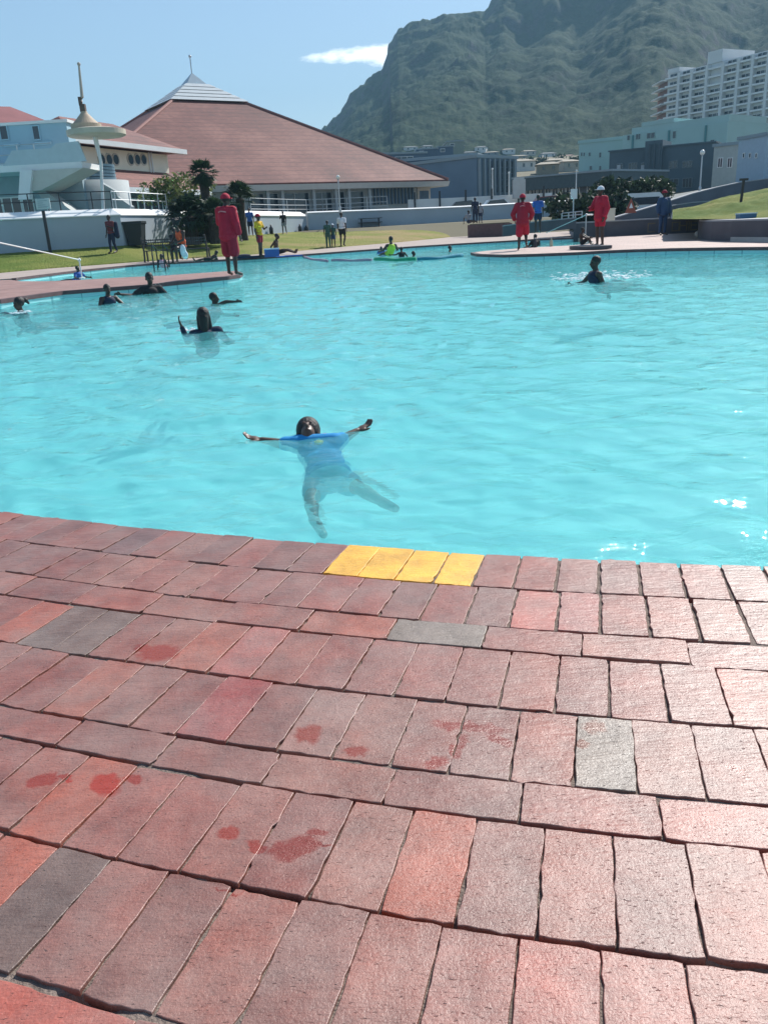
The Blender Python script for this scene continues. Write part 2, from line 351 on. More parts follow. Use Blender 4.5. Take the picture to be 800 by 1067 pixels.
    sb = N(t, 'ShaderNodeVectorMath', _operation='SUBTRACT'); L(t, wn.outputs['Color'], sb.inputs[0]); sb.inputs[1].default_value = (.5, .5, .5); L(t, sb.outputs[0], wn2.inputs[0])
    wp = N(t, 'ShaderNodeVectorMath', _operation='ADD'); L(t, g.outputs['Position'], wp.inputs[0]); L(t, wn2.outputs[0], wp.inputs[1])
    cur = None
    for (px, py, rx, ry, rot) in WET:
        c = at(px, py); a = at(px+math.cos(math.radians(rot))*rx, py+math.sin(math.radians(rot))*rx)-c; bb = at(px-math.sin(math.radians(rot))*ry, py+math.cos(math.radians(rot))*ry)-c
        mm = N(t, 'ShaderNodeMapping', _vector_type='TEXTURE'); mm.inputs['Location'].default_value = (c[0], c[1], 0); mm.inputs['Rotation'].default_value = (0, 0, math.atan2(a[1], a[0]))
        mm.inputs['Scale'].default_value = (np.hypot(*a[:2]), np.hypot(*bb[:2]), 10); L(t, wp.outputs[0], mm.inputs[0])
        ln = N(t, 'ShaderNodeVectorMath', _operation='LENGTH'); L(t, mm.outputs[0], ln.inputs[0])
        cur = ln.outputs['Value'] if cur is None else mth(t, 'MINIMUM', cur, ln.outputs['Value'])
    wet = N(t, 'ShaderNodeMapRange', _clamp=True); L(t, cur, wet.inputs[0]); wet.inputs[1].default_value = 1.22; wet.inputs[2].default_value = .80; wet.inputs[3].default_value = 0; wet.inputs[4].default_value = 1
    m3 = N(t, 'ShaderNodeMix', _data_type='RGBA'); L(t, mth(t, 'MULTIPLY', wet.outputs[0], .92), m3.inputs['Factor']); L(t, m2.outputs['Result'], m3.inputs['A'])
    wc = N(t, 'ShaderNodeVectorMath', _operation='MULTIPLY'); L(t, at_.outputs[0], wc.inputs[0]); wc.inputs[1].default_value = (.98, .42, .26); L(t, wc.outputs[0], m3.inputs['B'])
    m4 = N(t, 'ShaderNodeMix', _data_type='RGBA'); L(t, mth(t, 'MULTIPLY', at_.outputs['Alpha'], .85), m4.inputs['Factor']); L(t, m3.outputs['Result'], m4.inputs['A']); L(t, sc.outputs[0], m4.inputs['B'])
    L(t, m4.outputs['Result'], b.inputs['Base Color'])
    rg = N(t, 'ShaderNodeMapRange'); L(t, fine.outputs[0], rg.inputs[0]); rg.inputs[3].default_value = .33; rg.inputs[4].default_value = .52
    L(t, mth(t, 'SUBTRACT', rg.outputs[0], mth(t, 'MULTIPLY', wet.outputs[0], .1)), b.inputs['Roughness']); b.inputs['Specular IOR Level'].default_value = .8
    # bump
    h = mth(t, 'ADD', mth(t, 'MULTIPLY', pit.outputs[0], -1.0), mth(t, 'MULTIPLY', fine.outputs[0], .5)); h = mth(t, 'ADD', h, mth(t, 'MULTIPLY', st2.outputs[0], 1.1)); h = mth(t, 'ADD', h, mth(t, 'MULTIPLY', big.outputs[0], 2.0))
    bp = N(t, 'ShaderNodeBump', Strength=.7, Distance=.003); L(t, h, bp.inputs['Height']); L(t, bp.outputs[0], b.inputs['Normal'])
    return m
WET = [(165,681,21,8,0),(150,676,9,4,20),(320,765,13,10,-20),(370,782,14,5,8),(490,757,38,5,6),(520,770,14,5,25),(478,778,6,14,12),(455,795,12,7,0),(618,758,9,8,40),(608,776,5,5,0),(45,813,16,6,-5),(70,808,9,3,10),(110,818,15,12,-30),(140,812,9,4,20),
       (240,868,11,9,20),(268,883,14,5,20),(308,884,25,11,-18),(330,868,14,4,-5),(336,880,12,3,-10),(765,802,5,8,-15),(455,795,8,5,0),(240,925,16,2,8)]
brk = brick_mat()
o = link('brick_paving', np.vstack(BV), BF, brk, None, False, (0, 0, 0), np.vstack(BC)); tag(o, kind='structure')
# mortar bed under the bricks, with the pool wall below its edge
ex = np.linspace(-8, 8, 81); ey = np.polyval(e0, ex)
poly = [(8.0, -4.0), (24.0, -4.0), (24.0, 8.0), (16.0, 6.2), (11.0, 3.9)] + list(zip(ex[::-1], ey[::-1]-.004)) + [(-10, 10.2), (-12.5, 13.6), (-14.5, 13.4), (-26, 12), (-26, -4), (-8, -4)]
sand = mat('joint_sand', (.085, .062, .05), .95, .45, 26, .4, 160)
PAVB = None
mb = MB(); mb.prism(poly, -1.6, -.03); tag(mb.build('paving_bed', sand, origin=(0, 0, 0)), kind='structure')
# sandy joint filling: high in the short joints, washed out along the long row joints
jx = np.arange(-2.0, 2.0, .0065); jy = np.linspace(0, 1, 480)[:, None]; jx = np.repeat(jx[None, :], 480, 0); jy = .3+jy*(np.polyval(e0, jx)-.012-.3)
dm = np.full(jx.shape, 9.)
for b_ in bounds[1:14]: dm = np.minimum(dm, np.abs(jy-np.interp(jx, xs, b_)))
nn_ = fbm(jx*9, jy*9, 3, 4); jz = -.0052-.006*np.clip(nn_-.45, 0, 1)*3-.018*np.clip(1-dm/.011, 0, 1)*np.clip((nn_-.36)*9, 0, 1)
tag(grid('joint_filling', jx, jy, jz, mat('joint_grit', (.20, .155, .13), .95, .4, 40, .5, 200)), kind='structure')
# plain brick paving beyond the individually laid bricks
def brick_tex(name, c1, c2, mortar, sc=1.0, rot=0.0):
    m = bpy.data.materials.new(name); m.use_nodes = True; t = m.node_tree; b = t.nodes['Principled BSDF']; b.inputs['Roughness'].default_value = .75
    g = N(t, 'ShaderNodeNewGeometry'); mp = N(t, 'ShaderNodeMapping'); mp.inputs['Rotation'].default_value = (0, 0, rot); L(t, g.outputs['Position'], mp.inputs[0])
    br = N(t, 'ShaderNodeTexBrick', Scale=sc); br.inputs['Brick Width'].default_value = .235; br.inputs['Row Height'].default_value = .117; br.inputs['Mortar Size'].default_value = .005
    br.inputs['Color1'].default_value = c1+(1,); br.inputs['Color2'].default_value = c2+(1,); br.inputs['Mortar'].default_value = mortar+(1,); L(t, mp.outputs[0], br.inputs['Vector'])
    n = N(t, 'ShaderNodeTexNoise', Scale=1.3, Detail=6.0); L(t, g.outputs['Position'], n.inputs['Vector'])
    r = N(t, 'ShaderNodeMapRange'); L(t, n.outputs[0], r.inputs[0]); r.inputs[3].default_value = .7; r.inputs[4].default_value = 1.3
    s = N(t, 'ShaderNodeVectorMath', _operation='SCALE'); L(t, br.outputs[0], s.inputs[0]); L(t, r.outputs[0], s.inputs['Scale']); L(t, s.outputs[0], b.inputs['Base Color'])
    return m
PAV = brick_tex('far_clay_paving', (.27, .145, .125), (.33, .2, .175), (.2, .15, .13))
PAVP = brick_tex('pink_clay_paving', (.43, .31, .27), (.5, .38, .33), (.35, .27, .24), rot=.3)  # paler pink brick colour of the island deck
CURB = mat('dark_coping_brick', (.11, .06, .062), .7, .25, 5)
PTILE = bpy.data.materials.new('pool_wall_tiles')
# ------------------------------------------------------------------ far pool decks
def lip_poly(name, pts_px, z, mt, curb_px=None, rise=.0):
    P = [at(px, py, z)[:2] for px, py in pts_px]
    mb = MB(); mb.prism(P, -1.6, z); o = mb.build(name, mt, origin=(0, 0, 0)); tag(o, kind='structure'); return P
def pooltile():
    m = PTILE; m.use_nodes = True; t = m.node_tree; b = t.nodes['Principled BSDF']; b.inputs['Roughness'].default_value = .25
    g = N(t, 'ShaderNodeNewGeometry'); s = N(t, 'ShaderNodeSeparateXYZ'); L(t, g.outputs['Position'], s.inputs[0])
    f = mth(t, 'FRACT', mth(t, 'MULTIPLY', s.outputs[0], 2.2)); l = mth(t, 'LESS_THAN', f, .05)
    f2 = mth(t, 'FRACT', mth(t, 'MULTIPLY', s.outputs[2], 6.6)); l2 = mth(t, 'LESS_THAN', f2, .08)
    mx = N(t, 'ShaderNodeMix', _data_type='RGBA'); L(t, mth(t, 'MAXIMUM', l, l2), mx.inputs['Factor']); mx.inputs['A'].default_value = (.36, .70, .71, 1); mx.inputs['B'].default_value = (.2, .45, .48, 1)
    L(t, mx.outputs['Result'], b.inputs['Base Color'])
pooltile()
def wall_band(name, px_list, z, h0=-1.5, out=.012, mt=PTILE):
    """tiled pool wall under a coping edge + a dark coping nosing along the edge"""
    P = [at(px, py, z)[:2] for px, py in px_list]
    def ribbon(z0, z1, o):
        V = []; Fc = []
        for i, p in enumerate(P):
            a = P[max(i-1, 0)]; b = P[min(i+1, len(P)-1)]; d_ = np.array(b)-np.array(a); d_ /= np.linalg.norm(d_)+1e-9; n_ = np.array([d_[1], -d_[0]])
            for zz_, oo in ((z0, o), (z1, o), (z1, -.12), (z0, -.12)): V.append((p[0]+n_[0]*oo, p[1]+n_[1]*oo, zz_))
        for i in range(len(P)-1):
            for k in range(4): Fc.append((i*4+k, (i+1)*4+k, (i+1)*4+(k+1) % 4, i*4+(k+1) % 4))
        Fc.append((3, 2, 1, 0)); q = (len(P)-1)*4; Fc.append((q, q+1, q+2, q+3)); return V, Fc
    V, Fc = ribbon(h0, z-.075, out); tag(link(name, V, Fc, mt, None, False, (0, 0, 0)), kind='structure')
    V, Fc = ribbon(z-.075, z+.006, out+.02); tag(link('coping_edge', V, Fc, CURB, None, False, (0, 0, 0)), kind='structure')
ZD = .05
strip_front = [(-60,318),(0,312.5),(28,308.5),(65,303.5),(104,300.5),(150,297),(200,292),(236,288.5),(249,286.5),(252,284.5)]
strip_back = [(245,282.3),(236,282.5),(172,287),(130,289),(86,291.5),(49,293),(22,293),(11,291.5),(16,290),(39,287),(84,281.5),(130,276.8),(157,274.6),(200,272.3),(249,269.5),(300,266.3),(317,265),(370,261),(433,256.5),(482,253.5),(525,251),(560,249),(597,248.2)]
# front strip between the pools
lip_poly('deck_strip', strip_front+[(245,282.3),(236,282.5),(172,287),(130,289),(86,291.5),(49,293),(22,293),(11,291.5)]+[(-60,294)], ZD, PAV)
wall_band('pool_wall', strip_front, ZD)
isl_front = [(491,263.2),(497,264.8),(525,265.6),(560,264.6),(600,263),(630,261.2),(660,260),(700,258.8),(760,257.8),(840,257)]
isl_back = [(612,249.8),(618,252),(612,254.3),(590,256),(560,257.4),(530,259.6),(505,261.4)]
Pif = [at(px, py, ZD)[:2] for px, py in isl_front]; Pib = [at(px, py, ZD)[:2] for px, py in isl_back]
Rfar = [at(900, 240, .05)[:2], at(640, 241.5, .05)[:2]]
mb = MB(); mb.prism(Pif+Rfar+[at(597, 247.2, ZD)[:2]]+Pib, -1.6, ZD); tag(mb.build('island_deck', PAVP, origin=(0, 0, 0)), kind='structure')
wall_band('pool_wall', isl_front, ZD)
# ------------------------------------------------------------------ lawn and far deck (pool edge -> lawn -> wall)
EDGE = [(-60,297),(0,291),(16,290),(39,287),(84,281.5),(130,276.8),(157,274.6),(200,272.3),(249,269.5),(300,266.3),(317,265),(370,261),(433,256.5),(482,253.5),(525,251),(560,249),(597,247.6),(640,246)]
wall_band('pool_wall', EDGE[2:17], ZD)
LAWN = [(-60,291),(0,284.5),(49,280),(130,274),(200,269),(240,267),(300,262.5),(360,257),(420,252),(460,248),(490,244.8),(520,240.5),(545,238),(640,236)]
WALLB = [(-60,270,40,225),(0,265,41,221.5),(60,261,41.5,219),(130,256.5,42.5,216.5),(200,251,49.5,218),(262,245.5,57,219),(320,241,66,220.5),(360,239.5,67,219),(420,236,67.8,217),(480,232.5,68.5,214.5),(540,229,69.2,211),(590,226.5,70,208.5),(640,224,71,206)]
def interp(T, x, c): return float(np.interp(x, [q[0] for q in T], [q[c] for q in T]))
def Ept(px): return at(px, interp(EDGE, px, 1), ZD)
def Lpt(px):
    p = at(px, interp(LAWN, px, 1), .1); return p
def Wpt(px): return at(px, interp(WALLB, px, 1), Y=interp(WALLB, px, 2))
pxs = np.linspace(-60, 640, 141)
X = []; Y = []; Z = []
for t_ in (0, .5, 1.0):
    a = np.array([Ept(p)*(1-t_)+Lpt(p)*t_ for p in pxs]); X.append(a[:, 0]); Y.append(a[:, 1]); Z.append(a[:, 2])
DKP = mat('pale_deck', (.38, .31, .27), .85, .14, 1.2, .1)
tag(grid('far_deck', np.array(X), np.array(Y), np.array(Z)-.002, DKP), kind='structure')
def lawnmat(x0=-14, x1=2):
    m = bpy.data.materials.new('lawn'); m.use_nodes = True; t = m.node_tree; b = t.nodes['Principled BSDF']; b.inputs['Roughness'].default_value = .9; b.inputs['Specular IOR Level'].default_value = .15
    g = N(t, 'ShaderNodeNewGeometry'); n = N(t, 'ShaderNodeTexNoise', Scale=.28, Detail=7.0, Roughness=.62); L(t, g.outputs['Position'], n.inputs['Vector'])
    s = N(t, 'ShaderNodeSeparateXYZ'); L(t, g.outputs['Position'], s.inputs[0])
    gr = N(t, 'ShaderNodeMapRange', _clamp=True); L(t, s.outputs[0], gr.inputs[0]); gr.inputs[1].default_value = x0; gr.inputs[2].default_value = x1; gr.inputs[3].default_value = -.12; gr.inputs[4].default_value = .12
    r = N(t, 'ShaderNodeValToRGB'); L(t, mth(t, 'ADD', n.outputs[0], gr.outputs[0]), r.inputs[0]); e = r.color_ramp.elements
    e[0].position = .3; e[0].color = (.11, .165, .028, 1); e[1].position = .72; e[1].color = (.34, .26, .12, 1); k = e.new(.5); k.color = (.22, .235, .06, 1)
    f = N(t, 'ShaderNodeTexNoise', Scale=22.0, Detail=5.0, Roughness=.75); L(t, g.outputs['Position'], f.inputs['Vector'])
    mr = N(t, 'ShaderNodeMapRange'); L(t, f.outputs[0], mr.inputs[0]); mr.inputs[3].default_value = .55; mr.inputs[4].default_value = 1.45
    sc = N(t, 'ShaderNodeVectorMath', _operation='SCALE'); L(t, r.outputs[0], sc.inputs[0]); L(t, mr.outputs[0], sc.inputs['Scale']); L(t, sc.outputs[0], b.inputs['Base Color'])
    bp = N(t, 'ShaderNodeBump', Strength=1.0, Distance=.06); L(t, f.outputs[0], bp.inputs['Height']); L(t, bp.outputs[0], b.inputs['Normal'])
    return m
LAWNM = lawnmat()
px2 = np.linspace(-60, 530, 591); rows_t = np.linspace(0, 1.04, 60)
A = np.array([Lpt(p) for p in px2]); B = np.array([Wpt(p) for p in px2])
tt = rows_t[:, None]
X = A[None, :, 0]*(1-tt)+B[None, :, 0]*tt; Y = A[None, :, 1]*(1-tt)+B[None, :, 1]*tt; Z = A[None, :, 2]*(1-tt)+B[None, :, 2]*tt
rag = (rng.random(X.shape)-.5)
Z = Z+.03*(tt > 0)+rag*.03; Y[0] += rag[0]*.25; Z[0] -= .12
tag(grid('lawn', X, Y, Z, LAWNM), kind='structure')
# paved yard right of the lawn up to the low dark wall
px3 = np.linspace(525, 645, 13); X = []; Y = []; Z = []
for t_ in (0, .5, 1.04):
    a = np.array([Lpt(p)*(1-t_)+Wpt(p)*t_ for p in px3]); X.append(a[:, 0]); Y.append(a[:, 1]); Z.append(a[:, 2])
tag(grid('paved_yard', np.array(X), np.array(Y), np.array(Z), DKP), kind='structure')
def lawn_at(px, py):
    a, b = Lpt(px), Wpt(px); best = min(((abs(proj(a*(1-t)+b*t)[1]-py), t) for t in np.linspace(0, 1.02, 200)))[1]
    p = a*(1-best)+b*best; return p+np.array([0, 0, .02])
# ------------------------------------------------------------------ pool floor and water
def floormat():
    m = bpy.data.materials.new('pool_floor_paint'); m.use_nodes = True; t = m.node_tree; b = t.nodes['Principled BSDF']; b.inputs['Roughness'].default_value = .6
    g = N(t, 'ShaderNodeNewGeometry'); n = N(t, 'ShaderNodeTexNoise', Scale=.5, Detail=4.0); L(t, g.outputs['Position'], n.inputs['Vector'])
    r = N(t, 'ShaderNodeValToRGB'); L(t, n.outputs[0], r.inputs[0]); e = r.color_ramp.elements; e[0].position = .3; e[0].color = (.31, .78, .77, 1); e[1].position = .7; e[1].color = (.38, .83, .81, 1)
    L(t, r.outputs[0], b.inputs['Base Color']); return m
gx, gy = np.meshgrid(np.linspace(-40, 30, 36), np.linspace(-6, 62, 35))
tag(grid('pool_floor', gx, gy, -1.35+.72*np.clip((gy-9)/9, 0, 1), floormat()), kind='structure')
ZW = -.1
def wavefield(x, y, near):
    r = np.random.default_rng(3); wx = x+.35*fbm(x*.9, y*.9, 3, 5)+.1*fbm(x*3, y*3, 2, 9); wy = y+.35*fbm(x*.9+40, y*.9, 3, 6)+.1*fbm(x*3+9, y*3, 2, 19)
    h = 0
    for i in range(34):
        lam = .28*(1.12**i)*.9 if i < 20 else .28*(1.12**(i-14)); th = r.normal(1.35, .55); a = .0064*lam*r.uniform(.5, 1.2)/max(1, lam/.9)**.6
        ph = r.uniform(0, 6.28); k = 2*PI/lam; s_ = np.sin(k*(math.cos(th)*wx+math.sin(th)*wy)+ph)
        h = h+a*(1-np.abs(s_))*1.3
    return h
def watermat():
    m = bpy.data.materials.new('pool_water'); m.use_nodes = True; t = m.node_tree; t.nodes.clear()
    g = N(t, 'ShaderNodeNewGeometry'); 
    mp = N(t, 'ShaderNodeMapping'); mp.inputs['Scale'].default_value = (1, 1.6, 1); mp.inputs['Rotation'].default_value = (0, 0, .15); L(t, g.outputs['Position'], mp.inputs[0])
    n = N(t, 'ShaderNodeTexNoise', Scale=2.2, Detail=4.0, Roughness=.5, Distortion=.7); L(t, mp.outputs[0], n.inputs['Vector'])
    n2 = N(t, 'ShaderNodeTexNoise', Scale=9.0, Detail=3.0, Roughness=.5, Distortion=.5); L(t, mp.outputs[0], n2.inputs['Vector'])
    h = mth(t, 'ADD', n.outputs[0], mth(t, 'MULTIPLY', n2.outputs[0], .12))
    bp = N(t, 'ShaderNodeBump', Strength=.38, Distance=.12); L(t, h, bp.inputs['Height'])
    fr = N(t, 'ShaderNodeFresnel', IOR=1.33); L(t, bp.outputs[0], fr.inputs['Normal'])
    tr = N(t, 'ShaderNodeBsdfTransparent'); tr.inputs[0].default_value = (.82, .98, .985, 1)
    df = N(t, 'ShaderNodeBsdfDiffuse'); df.inputs[0].default_value = (.17, .70, .72, 1); L(t, bp.outputs[0], df.inputs['Normal'])
    gl = N(t, 'ShaderNodeBsdfGlossy', Roughness=.03); gl.inputs[0].default_value = (1, 1, 1, 1); L(t, bp.outputs[0], gl.inputs['Normal'])
    rf = N(t, 'ShaderNodeBsdfRefraction', IOR=1.07, Roughness=.0); rf.inputs[0].default_value = (.82, .98, .985, 1); L(t, bp.outputs[0], rf.inputs['Normal']); m0 = N(t, 'ShaderNodeMixShader', Fac=.4); L(t, tr.outputs[0], m0.inputs[1]); L(t, rf.outputs[0], m0.inputs[2])
    m1 = N(t, 'ShaderNodeMixShader', Fac=.22); L(t, m0.outputs[0], m1.inputs[1]); L(t, df.outputs[0], m1.inputs[2])
    m2 = N(t, 'ShaderNodeMixShader'); L(t, mth(t, 'MULTIPLY', fr.outputs[0], .6, True), m2.inputs[0]); L(t, m1.outputs[0], m2.inputs[1]); L(t, gl.outputs[0], m2.inputs[2])
    L(t, m2.outputs[0], N(t, 'ShaderNodeOutputMaterial').inputs[0]); return m
WM = watermat()
yy = [1.2]
while yy[-1] < 62: yy.append(yy[-1]+max(.035, min(.3, yy[-1]*.011)))
yy = np.array(yy); uu = np.linspace(-1, 1, 520); uu = np.sign(uu)*np.abs(uu)**1.15
gy = np.repeat(yy[:, None], 520, 1); gx = uu[None, :]*(3.5+gy*.62)
fade = np.clip(1-(gy-14)/30, .25, 1)
hh = wavefield(gx, gy, None); hh = (hh-hh.mean())*fade
tag(grid('pool_water', gx, gy, ZW+hh, WM), kind='structure')
# ------------------------------------------------------------------ ground and mountain
GM = mat('dry_ground', (.16, .14, .085), .95, .35, .05, .3, 3)
xg = np.concatenate([np.linspace(-2600, -60, 12), np.linspace(-50, 50, 21), np.linspace(60, 2600, 12)]); yg = np.concatenate([[-2600, -800, -100, -20, -8, 0, 20, 40, 58, 64, 66, 70], np.linspace(80, 300, 23), [400, 700, 1500, 2600]])
gx, gy = np.meshgrid(xg, yg); gzz = gz(gx, gy); gzz = np.where(gy > 300, gz(gx, 300)+(gy-300)*.02, gzz); 
inpool = (np.abs(gx) < 45) & (gy > -10) & (gy < 63); gzz = np.where(inpool, -1.9, gzz); gzz = np.where((~inpool) & (gy < 63), -.3, gzz)
tag(grid('ground', gx, gy, gzz, GM), kind='structure')
SIL = [(150,245),(250,205),(300,172),(330,150),(350,136),(356,126),(366,112),(382,96),(397,84),(404,70),(405,57),(414,44),(430,35),(470,26),(505,20),(512,10),(520,0),(545,-18),(580,-45),(640,-80),(700,-100),(780,-90),(860,-110),(1000,-100)]
sx = []; se = []
for px, py in SIL:
    q = at(px, py, Y=1000.); sx.append(q[0]/1000); se.append((q[2]-1)/1000)
sx += [1.2, 2.0]; se += [.3, .2]
u = np.concatenate([np.linspace(-.45, -.06, 30), np.linspace(-.058, .16, 330), np.linspace(.162, .6, 330), np.linspace(.61, 1.6, 60)]); r_ = np.concatenate([np.linspace(215, 980, 300), np.linspace(985, 1500, 30)])
U_, R_ = np.meshgrid(u, r_)
E_ = np.interp(U_, sx, se); RY = 900
xx = U_*R_; yy_ = R_
base = gz(0, 215)+(R_-215)*.05
# ridge-aligned radial spurs: the cliff foot meanders
foot = .30*(fbm(U_*9, R_*.002, 3, 3)-.5)
t_ = np.clip((R_-330)/(RY-330), 0, 1.0)
tw = np.clip(t_+.10*(fbm(xx*.01, yy_*.01, 4, 21)-.5)*np.sin(PI*t_)+foot*np.sin(PI*t_), 0, 1)
cl = .60+.1*(fbm(U_*7, U_*0+3.3, 3, 8)-.5)
prof = np.where(tw < cl, .50*(tw/cl)**1.25, .50+.50*(1-(1-(tw-cl)/(1-cl))**1.8))
ridge = E_*RY
hz_ = base+np.maximum(0, ridge+1-base)*prof
back = np.clip((R_-RY)/600, 0, 1); hz_ = np.where(R_ > RY, hz_*(1-.35*back), hz_)
amp = np.clip(t_*4, 0, 1)*np.clip(ridge/60, 0, 1)
lim = np.sin(PI*np.clip(t_, 0, 1))**.5
rock = (1-np.abs(2*fbm(xx*.018+fbm(xx*.01, yy_*.01, 3, 2)*2, yy_*.018, 5, 31)-1))
hz_ = hz_+amp*lim*(13*(rock-.75)+7*(fbm(xx*.06, yy_*.06, 4, 44)-.5)+np.clip(t_*2-1, 0, 1)*10*(fbm(xx*.12, yy_*.12, 3, 54)-.5))+(fbm(xx*.25, yy_*.25, 3, 77)-.5)*3.5*np.clip(t_*10, 0, 1)
# strata ledges in the cliff zone
led = np.sin(hz_*.30+3*fbm(xx*.02, yy_*.02, 2, 9))*1.6*np.clip((tw-cl)*8, 0, 1)*np.clip((1-t_)*10, 0, 1); hz_ = hz_+led
hz_[0] -= 6
def mtnmat():
    m = bpy.data.materials.new('mountain_scrub_rock'); m.use_nodes = True; t = m.node_tree; b = t.nodes['Principled BSDF']; b.inputs['Roughness'].default_value = .95; b.inputs['Specular IOR Level'].default_value = .1
    g = N(t, 'ShaderNodeNewGeometry'); s = N(t, 'ShaderNodeSeparateXYZ'); L(t, g.outputs['Normal'], s.inputs[0])
    n = N(t, 'ShaderNodeTexNoise', Scale=.035, Detail=9.0, Roughness=.7); L(t, g.outputs['Position'], n.inputs['Vector'])
    n2 = N(t, 'ShaderNodeTexNoise', Scale=.3, Detail=4.0, Roughness=.8); L(t, g.outputs['Position'], n2.inputs['Vector'])
    r = N(t, 'ShaderNodeValToRGB'); L(t, mth(t, 'ADD', mth(t, 'MULTIPLY', n.outputs[0], .5), mth(t, 'MULTIPLY', n2.outputs[0], .5)), r.inputs[0]); e = r.color_ramp.elements
    e[0].position = .38; e[0].color = (.006, .013, .007, 1); e[1].position = .66; e[1].color = (.056, .070, .032, 1); k = e.new(.5); k.color = (.014, .037, .014, 1)
    rk = N(t, 'ShaderNodeValToRGB'); L(t, n2.outputs[0], rk.inputs[0]); rk.color_ramp.elements[0].position = .35; rk.color_ramp.elements[0].color = (.025, .027, .03, 1); rk.color_ramp.elements[1].position = .7; rk.color_ramp.elements[1].color = (.07, .074, .074, 1)
    st = N(t, 'ShaderNodeMapRange', _clamp=True); L(t, mth(t, 'ADD', s.outputs[2], mth(t, 'MULTIPLY', mth(t, 'SUBTRACT', n.outputs[0], .5), .5)), st.inputs[0]); st.inputs[1].default_value = .72; st.inputs[2].default_value = .58
    mx = N(t, 'ShaderNodeMix', _data_type='RGBA'); L(t, st.outputs[0], mx.inputs['Factor']); L(t, r.outputs[0], mx.inputs['A']); L(t, rk.outputs[0], mx.inputs['B']); L(t, mx.outputs['Result'], b.inputs['Base Color'])
    bp = N(t, 'ShaderNodeBump', Strength=.6, Distance=2.0); L(t, n2.outputs[0], bp.inputs['Height']); L(t, bp.outputs[0], b.inputs['Normal'])
    return m
tag(grid('mountain', xx, yy_, hz_, mtnmat()), kind='structure')
def mtn_h(x, y):
    j = np.argmin(np.abs(u-x/y)); i = np.argmin(np.abs(r_-y)); return hz_[i, j]
# haze
def haze():
    mb = MB(); mb.box((0, 0, 198.55), (5400, 5400, 402.9)); m = bpy.data.materials.new('haze_air'); m.use_nodes = True; t = m.node_tree; t.nodes.clear()
    v = N(t, 'ShaderNodeVolumePrincipled', Density=HAZE); v.inputs['Color'].default_value = (.42, .76, 1, 1); v.inputs['Anisotropy'].default_value = .0
    L(t, v.outputs[0], N(t, 'ShaderNodeOutputMaterial').inputs['Volume']); o = mb.build('haze', m, origin=(0, 0, -2.9)); tag(o, kind='stuff')
HAZE = .00042
haze()
# ================================================================== BUILDINGS
class Fac:
    """a wall line from A to B (plan), with metres along it, outwards and up"""
    def __init__(s, A, B):
        s.A = np.array(A[:2], float); d = np.array(B[:2], float)-s.A; s.len = float(np.linalg.norm(d)); s.d = d/s.len; s.n = np.array([s.d[1], -s.d[0]]); s.rot = math.atan2(s.d[1], s.d[0])
    def p(s, u, o, z): q = s.A+s.d*u+s.n*o; return (q[0], q[1], z)
    def box(s, mb, u0, u1, o0, o1, z0, z1): return mb.box(s.p((u0+u1)/2, (o0+o1)/2, (z0+z1)/2), (abs(u1-u0), abs(o1-o0), z1-z0), s.rot)
    def u_at(s, px, py):      # metres along where the pixel column meets this wall
        d = ray(px, py)[:2]; m = np.array([[s.d[0], -d[0]], [s.d[1], -d[1]]]); return float(np.linalg.solve(m, -s.A)[0])
    def z_at(s, px, py):
        u_ = s.u_at(px, py); q = s.A+s.d*u_; return float(at(px, py, Y=q[1])[2])
def gpt(px, py, Y): return at(px, py, Y=Y)
def window(f, parent, u0, u1, z0, z1, fm, o=0.0, mull=1, label=None, trans=0):
    mb = MB(); t = .07
    f.box(mb, u0-t, u1+t, o-.02, o+.045, z0-t, z0); f.box(mb, u0-t, u1+t, o-.02, o+.045, z1, z1+t)
    f.box(mb, u0-t, u0, o-.02, o+.042, z0, z1); f.box(mb, u1, u1+t, o-.02, o+.042, z0, z1)
    for k in range(1, mull): c = u0+(u1-u0)*k/mull; f.box(mb, c-.03, c+.03, o-.02, o+.04, z0, z1)
    for k in range(1, trans+1): c = z0+(z1-z0)*k/(trans+1); f.box(mb, u0, u1, o-.02, o+.036, c-.025, c+.025)
    w_ = mb.build('window', fm, parent); pb = MB(); f.box(pb, u0, u1, o-.02, o+.02, z0, z1); pb.build('pane', GLASS, w_); return w_
def block(f, parent, name, m, u0, u1, depth, z0, z1):
    mb = MB(); f.box(mb, u0, u1, 0, -depth, z0, z1); return mb.build(name, m, parent)
